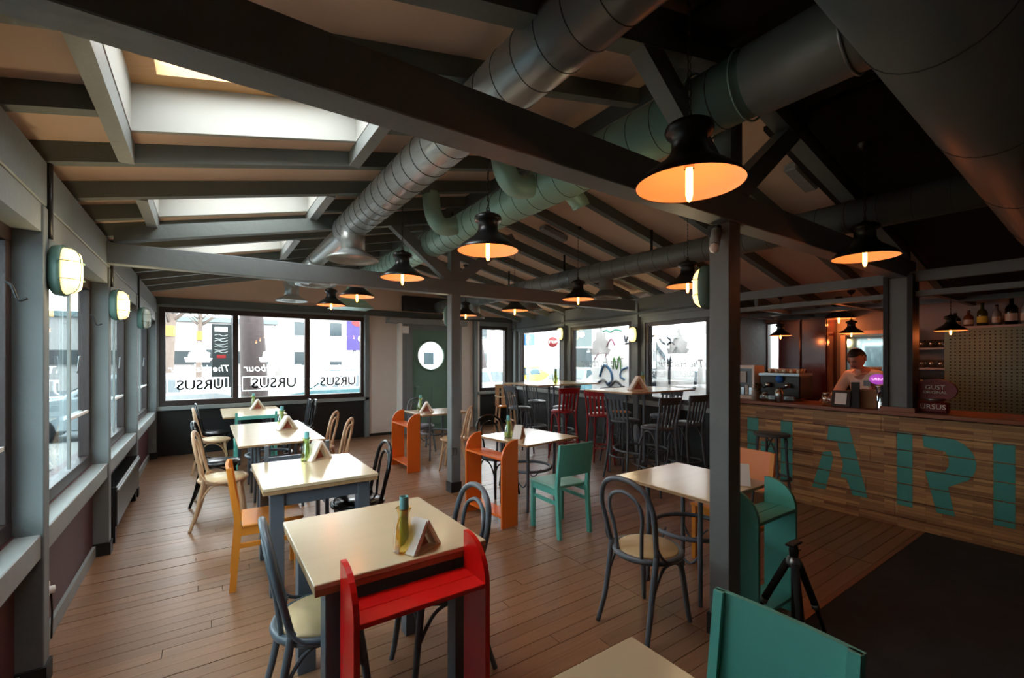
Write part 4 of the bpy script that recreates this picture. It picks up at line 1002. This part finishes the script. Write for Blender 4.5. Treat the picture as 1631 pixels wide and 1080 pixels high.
MB().prism([(.15*math.cos(2*math.pi*k/24), .21+.105*math.sin(2*math.pi*k/24)) for k in range(24)], -.02, .03, 'x').build('oval_board', 'sign_red', t)
MB().box(-.04, .06, -.09, .13, 0, .1).build('red_base', 'sign_red', t, bevel=.01)
MB().lathe([(.001, 0), (.06, .005), (.075, .025), (.001, .03)], 20, (-.02, 0, .105)).build('steel_tray', 'steel', t)
tx = text('lettering', 'GUST', .055, 'white_paint', t); tx.rotation_euler = (R(90), 0, R(-90)); tx.location = (-.022, 0, .235)
tx = text('lettering', 'ORIGINAL', .036, 'white_paint', t); tx.rotation_euler = (R(90), 0, R(-90)); tx.location = (-.022, 0, .19)
tx = text('lettering', 'URSUS', .062, 'white_paint', t); tx.rotation_euler = (R(90), 0, R(-90)); tx.location = (-.042, .01, .055)

# ================================================================== BARMAN
def skinned(name, verts, edges, radii, mname, parent, sub=2, extra=None):
    me = bpy.data.meshes.new(name); me.from_pydata(verts, edges, []); o = bpy.data.objects.new(name, me); COL.objects.link(o)
    md = o.modifiers.new('s', 'SKIN'); md.use_smooth_shade = True
    for i, r in enumerate(radii):
        me.skin_vertices[0].data[i].radius = r if isinstance(r, tuple) else (r, r)
    me.skin_vertices[0].data[0].use_root = True
    o.modifiers.new('u', 'SUBSURF').levels = sub
    bpy.context.view_layer.update()
    m2 = bpy.data.meshes.new_from_object(o.evaluated_get(bpy.context.evaluated_depsgraph_get()))
    bpy.data.objects.remove(o); m2.name = name
    if extra:
        bm = bmesh.new(); bm.from_mesh(m2); extra(bm); bm.to_mesh(m2); bm.free()
    for p in m2.polygons: p.use_smooth = True
    m2.materials.clear(); m2.materials.append(M(mname)); q = bpy.data.objects.new(name, m2); COL.objects.link(q); q.parent = parent
    return q
# local frame: barman faces -x (towards the guests), z up
pr = thing('person', 'barman in a pale polo shirt bending over the counter, looking down', 'person', (6.28, 1.90, 0), R(-12))
V = [(0,0,.96),(-.01,0,1.1),(-.05,0,1.26),(-.11,0,1.4),(-.16,0,1.47),                       # pelvis..neck base
     (-.10,.17,1.4),(-.16,.25,1.2),(-.38,.19,1.14),(-.45,.17,1.13),                            # left arm (y+)
     (-.10,-.17,1.4),(-.14,-.26,1.2),(-.36,-.16,1.13),(-.43,-.13,1.12),
     (.0,.1,.9),(.02,.11,.5),(.05,.11,.09),(-.07,.12,.03),(.0,-.1,.9),(.02,-.11,.5),(.05,-.11,.09),(-.07,-.12,.03), (-.185,0,1.52)]
E_ = [(0,1),(1,2),(2,3),(3,4),(3,5),(5,6),(6,7),(7,8),(3,9),(9,10),(10,11),(11,12),(0,13),(13,14),(14,15),(15,16),(0,17),(17,18),(18,19),(19,20),(4,21)]
Rr = [(.11,.15),(.1,.15),(.11,.16),(.1,.15),(.06,.06),.055,.042,.03,.026,.055,.042,.03,.026,.085,.055,.04,.035,.085,.055,.04,.035,.052]
HC = Vector((-.235, 0, 1.60))        # head centre
HM = Matrix.Translation(HC) @ Matrix.Rotation(R(-28), 4, 'Y')
def headadd(bm):
    g = bmesh.ops.create_uvsphere(bm, u_segments=24, v_segments=18, radius=.1)
    for v in g['verts']:
        x, y, z = v.co
        y *= .77; z *= 1.18; x *= .98
        if z < 0: y *= 1-.28*(-z/.118)**1.3; x = x*(1-.12*(-z/.118)) - .012*(-z/.118)
        if x < 0 and abs(y) < .02 and -.045 < z < .02: x -= .016*(1-abs(y)/.02)*(1-abs(z+.03)/.05 if z < .02 else 0)
        for s in (-1, 1):
            d2 = (y-s*.032)**2+(z-.008)**2
            if x < 0: x += .012*math.exp(-d2/.0002)
        if x < 0: x -= .006*math.exp(-((z-.028)**2)/.0001)*(1 if abs(y) < .055 else 0)
        v.co = HM @ Vector((x, y, z))
    for s in (-1, 1):
        g = bmesh.ops.create_uvsphere(bm, u_segments=10, v_segments=8, radius=.03)
        for v in g['verts']: v.co = HM @ Vector((v.co.x*.55+.012, s*.079+v.co.y*.3, v.co.z-.0))
    g = bmesh.ops.create_cone(bm, segments=8, radius1=.016, radius2=.005, depth=.05, cap_ends=True)
    for v in g['verts']: v.co = HM @ Vector((-.1-(.012 if v.co.z < 0 else 0)+v.co.x*.6, v.co.y, v.co.z-.014))
body = skinned('body', V, E_, Rr, 'skin', pr, 2, headadd)
def hand(cx_, cy_, cz_, s):
    vs = [(cx_, cy_, cz_), (cx_-.045, cy_, cz_-.002), (cx_-.07, cy_-s*.0, cz_-.004)]; es = [(0, 1), (1, 2)]; rs = [.024, (.026, .016), (.02, .013)]
    for k, (o_, ln) in enumerate(((.027, .062), (.009, .07), (-.009, .066), (-.026, .052))):
        i = len(vs); vs += [(cx_-.075, cy_+s*o_, cz_-.004), (cx_-.075-ln*.5, cy_+s*o_*1.1, cz_-.012), (cx_-.075-ln*.85, cy_+s*o_*1.05, cz_-.034)]; es += [(2, i), (i, i+1), (i+1, i+2)]; rs += [.009, .008, .007]
    i = len(vs); vs += [(cx_-.03, cy_+s*.034, cz_-.006), (cx_-.06, cy_+s*.055, cz_-.02)]; es += [(1, i), (i, i+1)]; rs += [.011, .009]
    skinned('hand', vs, es, rs, 'skin', pr, 1)
hand(-.455, .168, 1.145, -1); hand(-.435, -.128, 1.145, 1)
SV = [(0,0,.9),(-.01,0,1.1),(-.05,0,1.26),(-.105,0,1.395),(-.10,.165,1.405),(-.13,.215,1.3),(-.16,.25,1.2),(-.40,.185,1.138),(-.10,-.165,1.405),(-.125,-.22,1.3),(-.145,-.262,1.2),(-.38,-.15,1.128),(-.15,0,1.45)]
skinned('polo_shirt', SV, [(0,1),(1,2),(2,3),(3,4),(4,5),(5,6),(6,7),(3,8),(8,9),(9,10),(10,11),(3,12)], [(.13,.17),(.12,.17),(.13,.18),(.115,.16),.07,.062,.056,.036,.07,.062,.056,.036,(.07,.075)], 'shirt', pr)
skinned('trousers', [(0,0,.95),(.0,.1,.88),(.02,.11,.5),(.05,.11,.1),(.0,-.1,.88),(.02,-.11,.5),(.05,-.11,.1)], [(0,1),(1,2),(2,3),(0,4),(4,5),(5,6)], [(.13,.165),.1,.07,.055,.1,.07,.055], 'trousers', pr)
hb = bmesh.new(); bmesh.ops.create_uvsphere(hb, u_segments=24, v_segments=18, radius=.108)
for v in list(hb.verts):
    if v.co.z < .02 - max(0, v.co.x)*.75 + (0.032 if v.co.x < -.03 else 0): hb.verts.remove(v)
for v in hb.verts:
    x, y, z = v.co; v.co = HM @ Vector((x*1.0+.004, y*.79, z*1.17+.002))
me = bpy.data.meshes.new('hair'); hb.to_mesh(me); hb.free(); me.materials.append(M('hair'))
for p in me.polygons: p.use_smooth = True
ho = bpy.data.objects.new('hair', me); COL.objects.link(ho); ho.parent = pr
fm_ = MB()
for s in (-1, 1):
    fm_.tube([HM @ Vector((-.097, s*.048, .026)), HM @ Vector((-.104, s*.032, .031)), HM @ Vector((-.106, s*.016, .027))], .0035, 5)
fm_.build('eyebrows', 'hair', pr)
ey = MB()
for s in (-1, 1): ey.tube([HM @ Vector((-.088, s*.042, .007)), HM @ Vector((-.093, s*.032, .006)), HM @ Vector((-.092, s*.022, .007))], .004, 5)
ey.build('eyes', 'eye_dark', pr)
MB().tube([HM @ Vector((-.092, .022, -.058)), HM @ Vector((-.1, 0, -.056)), HM @ Vector((-.092, -.022, -.058))], .0055, 6).build('mouth', 'lip', pr)
MB().tube([(-.12, .07, 1.445), (-.2, .05, 1.44), (-.235, 0, 1.415), (-.2, -.05, 1.44), (-.12, -.07, 1.445)], .013, 8, flat=.5).build('shirt_collar', 'shirt', pr)
MB().box(-.205, -.2, -.12, -.05, 1.3, 1.36).build('chest_print', 'table_grey', pr)

# ================================================================== WINDOW LETTERING
def decal_sheet(cx_, wy, mir, z0, zsh, kind, mat_, tname, ry=None):
    pass
def ship_poly(s):
    return [(-.5*s,0),(.42*s,0),(.55*s,.16*s),(.4*s,.2*s),(.46*s,.42*s),(.3*s,.5*s),(.26*s,.72*s),(.14*s,.7*s),(.1*s,.95*s),(-.02*s,.98*s),(-.04*s,.8*s),(-.2*s,.76*s),(-.24*s,.5*s),(-.38*s,.44*s),(-.42*s,.2*s),(-.56*s,.2*s)]
def put_decals(parent, L, bars, z0, z1, dark, framed=True):
    xs = [0]+[b*L for b in bars]+[L]; md = 'decal_pale' if dark else 'decal_white'  # against the bright street the white decals get a painted backlit grey
    for a, b in zip(xs[:-1], xs[1:]):
        c = (a+b)/2; W = b-a-.12; H = z1-z0
        y = -.012
        s = W*.38 if not dark else W*.34
        zb = z0+H*(.40 if not dark else .55)
        o = MB().prism([(c+x, zb+.06+z) for x, z in ship_poly(s)], y-.0006, y, 'y').build('ship_decal', md, parent)
        # lettering reads correctly from the street, mirrored inside
        for body, size, zz, m_ in (('The Harbour', W*(.14 if dark else .17), z0+H*.36 if not dark else z0+H*.47, md),)+((('URSUS', W*.24, z0+H*.17, md),) if framed else ()):
            tx = text('window_lettering', body, size, m_, parent, .0004, shear=.2 if body[0] == 'T' else 0, off=.024 if body[0] == 'U' else 0)
            tx.rotation_euler = (R(90), 0, R(180)); tx.location = (c+W*.03, y, zz)
            if body[0] == 'U':
                tx = text('window_lettering', body, size, 'letter_grey', parent, .0004, off=.004); tx.rotation_euler = (R(90), 0, R(180)); tx.location = (c+W*.03, y-.0015, zz)
        if framed:
            fz0, fz1 = z0+H*.085, z0+H*.26; t_ = .014; f_ = MB(); x0, x1 = a+.1, b-.1
            f_.box(x0, x1, y-.0006, y, fz0, fz0+t_).box(x0, x1, y-.0006, y, fz1-t_, fz1).box(x0, x0+t_, y-.0006, y, fz0+t_, fz1-t_).box(x1-t_, x1, y-.0006, y, fz0+t_, fz1-t_)
            f_.build('decal_border', 'decal_white', parent)
put_decals(FARWIN, 3.34, (.32, .672), .9, 2.38, False)
for (e, L_) in RWIN: pass
for k, (e, L_) in enumerate(RWIN):
    if k: put_decals(e, math.hypot(L_, L_*.1175), (), .98, 2.15, True, False)

# ================================================================== OUTSIDE
gd = MB().box(-40, 60, -30, 70, -.5, -.2).build('ground', 'asphalt'); struct(gd, 'pale asphalt street outside the windows')
pv = MB().box(-5, 9, 9.6, 12.5, -.2, -.08).build('pavement', 'pavement'); struct(pv, 'pavement along the end windows')
GZ = -.2
def car(label, x, y, rz, mname, group='parked cars outside', z=GZ):
    t = thing('car', label, 'car', (x, y, z), rz, group)
    W = .85
    prof = [(-2.1,.3),(-2.15,.62),(-2.0,.85),(-1.0,.98),(-.35,1.42),(1.0,1.45),(1.75,1.0),(2.1,.92),(2.15,.5),(2.05,.28)]
    vs = []; fs = []; n = len(prof)
    for s, k in ((-1, 1), (1, 1)):
        for (a, b) in prof: vs.append((a, s*(W if b < 1.05 else W*.8), b))
    fs = [tuple(range(n)), tuple(range(2*n-1, n-1, -1))]+[(i, (i+1) % n, n+(i+1) % n, n+i) for i in range(n)]
    MB().add(vs, fs).build('body', mname, t, bevel=.03)
    g = MB()
    g.add([(-.95,-.75,1.0),(-.42,-.66,1.37),(-.42,.66,1.37),(-.95,.75,1.0)], [(0,1,2,3)]); g.v = [(x_-.03, y_, z_+.03) for x_, y_, z_ in g.v]
    g.build('windscreen', 'car_glass', t, recalc=False)
    for s in (-1, 1):
        for (a, b) in ((-.78, .1), (.18, 1.0)):
            MB().add([(a,s*.86,1.02),(b,s*.86,1.02),(b-.05,s*.71,1.36),(a+.38 if a < 0 else a,s*.71,1.36)], [(0,1,2,3)]).build('side_window', 'car_glass', t, recalc=False)
        for xw in (-1.35, 1.35):
            MB().lathe([(.001,-.1),(.2,-.1),(.3,-.1),(.31,0),(.3,.1),(.2,.1),(.19,.06),(.001,.06)], 20, (0,0,0), Matrix.Translation((xw, s*.8, .31)) @ Matrix.Rotation(R(90), 4, 'X')).build('wheel', 'tyre', t)
        MB().box(-2.14, -2.05, s*.6-.15, s*.6+.15, .62, .74).build('headlight', 'white_paint', t)
        MB().box(2.08, 2.16, s*.65-.1, s*.65+.1, .7, .85).build('tail_light', 'sign_stop', t)
    return t
car('white car parked close behind the left pane of the end window', -1.5, 13.7, R(2), 'car_white')
car('silver car parked outside the middle pane of the end window', 3.3, 13.7, R(2), 'car_silver')
car('white car outside the right pane of the end window', 8.0, 14.0, R(4), 'car_white')
car('second row white car across the street', 4.8, 20.5, R(-4), 'car_white')
car('silver car across the street behind the tree', 10.5, 21.5, R(2), 'car_silver')
car('yellow taxi beyond the narrow corner window', 13.0, 18.6, R(15), 'car_yellow')
car('white car seen through the corner windows', 12.6, 13.8, R(25), 'car_white')
car('white car parked beyond the street sign window', 11.9, 10.2, R(75), 'car_silver')
car('white car parked along the left side windows', -3.9, 7.2, R(88), 'car_white')
car('silver car parked along the left side, nearer', -3.9, 1.8, R(91), 'car_silver')
def tree(label, x, y, h, r0, lean, mname, seed, br=26, band=False):
    rnd = random.Random(seed); t = thing('bare_tree', label, 'tree', (x, y, GZ))
    MB().tube([(0,0,-.1),(lean*.3,0,h*.3),(lean*.7,.1,h*.65),(lean,.1,h)], [r0*1.15, r0, r0*.8, r0*.5], 14).build('trunk', mname, t)
    b = MB()
    for k in range(br):
        z = h*rnd.uniform(.55, 1.0); a = rnd.uniform(0, 6.28); L = rnd.uniform(.8, 2.2)*h/5
        p = Vector((lean*z/h, .1, z)); q = p+Vector((math.cos(a)*L*.5, math.sin(a)*L*.5, L*.4)); e_ = q+Vector((math.cos(a+.3)*L*.5, math.sin(a+.3)*L*.5, L*.5))
        b.tube([p, q, e_], [r0*.28, r0*.14, r0*.04], 6, sub=2)
        for j in range(5):
            a2 = a+rnd.uniform(-1.2, 1.2); w_ = q+(e_-q)*rnd.uniform(0, 1); b.tube([w_, w_+Vector((math.cos(a2)*L*.4, math.sin(a2)*L*.4, L*rnd.uniform(-.1, .4)))], [r0*.08, r0*.02], 5, sub=1)
    b.build('branches', mname, t)
    if band:
        MB().lathe([(r0*1.12, 2.7), (r0*1.1, 3.1)], 14, (lean*.4, .05, 0)).build('yellow_band', 'scooter', t)
    return t
tree('large dark tree trunk close behind the middle pane', 1.02, 12.3, 7, .27, -.25, 'bark', 3, 20)
tree('grey bare tree with a yellow band, left pane', -1.3, 22, 5.6, .22, .3, 'bark_far', 5, 60, True)
tree('thin bare tree beside the banded one', -.25, 25.5, 5.6, .12, .1, 'bark_far', 8, 44, True)
tree('leaning dark tree outside the corner window', 9.6, 15.8, 7, .2, -1.2, 'bark', 11, 18)
tree('bare tree along the left side windows', -4.6, 4.6, 6, .22, .2, 'bark_far', 13, 24)
# chalk board on its pole
t = thing('street_chalkboard', 'dark chalkboard sign on a pole behind the left pane', 'sign', (.34, 11.3, 0))
MB().box(-.22, .12, -.02, .02, 1.0, 2.34).build('board', 'chalkboard', t, bevel=.01)
MB().tube([(.15, 0, -.3), (.15, 0, 3.1)], .03, 10, sub=1).build('pole', 'chalkboard', t)
MB().box(-.17, .06, -.024, -.02, 2.18, 2.28).build('chalk_title', 'chalk', t)
cm = MB()
for k in range(7):
    z = 2.1-k*.06; cm.tube([(-.17, -.023, z), (-.1, -.023, z+.02*(-1)**k), (-.02, -.023, z-.01), (.06, -.023, z+.015)], .004, 4)
cm.build('chalk_writing', 'chalk', t)
MB().box(-.13, .03, -.024, -.02, 1.62, 1.69).build('red_note', 'sign_stop', t)
# street furniture and far buildings
t = thing('parking_sign', 'blue parking sign on a post beyond the corner', 'sign', (8.82, 11.9, GZ))
MB().tube([(0, 0, 0), (0, 0, 3.1)], .03, 8, sub=1).build('post', 'steel', t)
pz = MB().box(-.22, .22, -.02, .02, 2.25, 2.62).build('blue_plate', 'sign_blue', t); MB().box(-.2, .2, -.02, .02, 1.75, 2.2).build('white_plate', 'white_paint', t)
tx = text('plate_letter', 'P', .34, 'white_paint', t); tx.rotation_euler = (R(90), 0, 0); tx.location = (0, -.024, 2.44)
t.rotation_euler = (0, 0, R(-35))
t = thing('stop_sign', 'round red road sign beyond the second right window', 'sign', (9.3, 11.2, GZ), R(-40))
MB().tube([(0, 0, 0), (0, 0, 2.6)], .03, 8, sub=1).build('post', 'steel', t)
MB().lathe([(.001, 0), (.17, 0), (.17, .02), (.001, .02)], 28, (0,0,0), Matrix.Translation((0, -.01, 2.35)) @ Matrix.Rotation(R(90), 4, 'X')).build('red_disc', 'sign_stop', t)
tx = text('sign_lettering', 'STOP', .12, 'white_paint', t); tx.rotation_euler = (R(90), 0, 0); tx.location = (0, -.04, 2.35)
t = thing('motor_scooter', 'yellow scooter between the cars outside the middle pane', 'scooter', (4.4, 17.6, GZ), R(15))
MB().box(-.45, .35, -.16, .16, .35, .8).build('body', 'scooter', t, bevel=.06); MB().box(-.4, .1, -.15, .15, .8, .92).build('saddle', 'plastic_black', t, bevel=.03)
MB().tube([(.5, 0, .35), (.4, 0, 1.1)], .04, 8, sub=1).build('steering_post', 'plastic_black', t); MB().tube([(.38, -.3, 1.15), (.38, .3, 1.15)], .02, 8, sub=1).build('handlebar', 'plastic_black', t)
for x in (-.5, .55): MB().lathe([(.001,-.05),(.24,-.05),(.25,0),(.24,.05),(.001,.05)], 18, (0,0,0), Matrix.Translation((x, 0, .25)) @ Matrix.Rotation(R(90), 4, 'X')).build('wheel', 'tyre', t)
t = thing('billboard', 'purple billboard on legs across the square', 'billboard', (9.6, 31, GZ), R(-10))
MB().box(-1.7, 1.7, -.1, .1, 2.4, 4.9).build('panel', 'sign_purple', t)
for k, (x, z, m_) in enumerate(((-.9, 4.3, 'sign_stop'), (.2, 4.2, 'white_paint'), (1.0, 4.0, 'white_paint'), (-.5, 3.2, 'white_paint'), (.7, 3.0, 'sign_stop'))):
    MB().prism([(x+.5*math.cos(2*math.pi*j/12), z+.3*math.sin(2*math.pi*j/12)) for j in range(12)], -.12, -.1, 'y').build('printed_patch', m_, t)
for x in (-1.2, 1.2): MB().tube([(x, 0, 0), (x, 0, 2.4)], .09, 8, sub=1).build('leg', 'steel', t)
def building(label, x, y, w_, d_, h, rz, m_, rows, cols, sign=None):
    t = thing('building', label, 'building', (x, y, GZ), rz)
    MB().box(-w_/2, w_/2, -d_/2, d_/2, 0, h).build('walls', m_, t); MB().box(-w_/2-.2, w_/2+.2, -d_/2-.2, d_/2+.2, h, h+.3).build('cornice', 'building_b', t)
    for i in range(rows):
        for j in range(cols):
            cx_ = -w_/2+(j+.5)*w_/cols; z = 1.2+i*(h-1)/rows
            f_ = MB().box(cx_-.55, cx_+.55, -d_/2-.05, -d_/2, z, z+1.3).build('window', 'white_paint', t); MB().box(cx_-.48, cx_+.48, -d_/2-.06, -d_/2-.051, z+.08, z+1.22).build('window_pane', 'bwin', f_)
    if sign: MB().box(-w_/2+.4, w_/2-.4, -d_/2-.15, -d_/2, h*.36, h*.36+.8).build('shop_sign', sign, t)
building('long low pale building behind the left pane', -4, 38, 16, 6, 4.2, 0, 'building', 1, 6, 'chalkboard')
building('pale building across the square, middle', 14, 44, 22, 8, 6, R(-8), 'building', 2, 8)
building('grey shop with green sign beyond the right windows', 22, 17, 9, 6, 6.5, R(-62), 'building_b', 2, 4)
building('pale house along the left side street', -14, 6, 14, 7, 7.5, R(90), 'building', 2, 6)
t = thing('green_shop_sign', 'green and white shop sign seen in the third right window', 'sign', (9.2, 8.55, 0), R(-50))
MB().box(-.5, .5, -.03, .03, 2.15, 2.5).build('panel', 'sign_green', t); MB().box(-.36, -.08, -.04, -.03, 2.24, 2.4).build('red_patch', 'sign_stop', t); MB().box(.08, .4, -.04, -.03, 2.22, 2.42).build('white_patch', 'white_paint', t)
MB().tube([(0, .05, GZ), (0, .05, 2.2)], .04, 8, sub=1).build('post', 'steel', t)
# graffiti wall outside the right windows
gw = struct(MB().box(8.0, 8.2, 1.6, 8.1, GZ, 4.5).build('wall_outside', 'plaster_white'), 'white plastered wall with graffiti outside the right windows')
def stroke(name, pts, m_, w_=.02):
    MB().tube([(7.996, a, b) for a, b in pts], w_, 6, flat=1).build(name, m_, gw)
ST = [([(6.194,1.965),(6.2,1.5),(6.211,1.017)],'paint_blue',.035),([(6.194,1.925),(6.0,1.7),(5.847,1.521)],'paint_blue',.028),
([(5.651,1.845),(5.785,1.626),(5.831,1.364),(5.831,1.075)],'paint_blue',.018),([(5.278,1.75),(5.209,1.377),(5.25,1.003)],'paint_blue',.022),
([(6.45,1.95),(6.36,2.05),(6.162,2.113),(6.002,1.959),(5.877,1.916),(5.75,2.0),(5.65,2.03)],'paint_blue',.013),([(5.95,2.1),(5.8,2.0),(5.72,1.9)],'paint_blue',.012),
([(7.601,1.903),(7.459,2.08),(7.34,1.927)],'paint_pink',.012),([(7.399,1.361),(7.36,1.63),(7.281,1.363),(7.204,1.659),(7.146,1.337)],'paint_lime',.012),
([(7.83,1.168),(7.683,1.447),(7.479,1.33),(7.419,1.107),(7.55,1.0)],'paint_sky',.022),([(7.033,1.121),(7.166,1.19),(7.127,1.337),(6.94,1.413)],'paint_sky',.018),
([(7.725,2.273),(7.601,2.297),(7.479,2.246),(7.32,2.297),(7.127,2.258)],'paint_mint',.014),([(7.9,1.0),(7.7,1.1),(7.5,.95),(7.3,1.08),(7.1,.95)],'paint_blue',.02),
([(6.5,1.7),(6.45,1.45),(6.4,1.25)],'paint_mint',.03),([(7.05,2.15),(7.0,2.0),(6.95,2.12)],'paint_blue',.014),([(7.02,1.95),(6.9,1.97)],'paint_blue',.012),([(8.0,1.6),(7.85,1.75),(7.7,1.6),(7.6,1.75)],'paint_pink',.01)]
for p_, m_, w_ in ST: stroke('painted_stroke', p_, m_, w_*1.45)
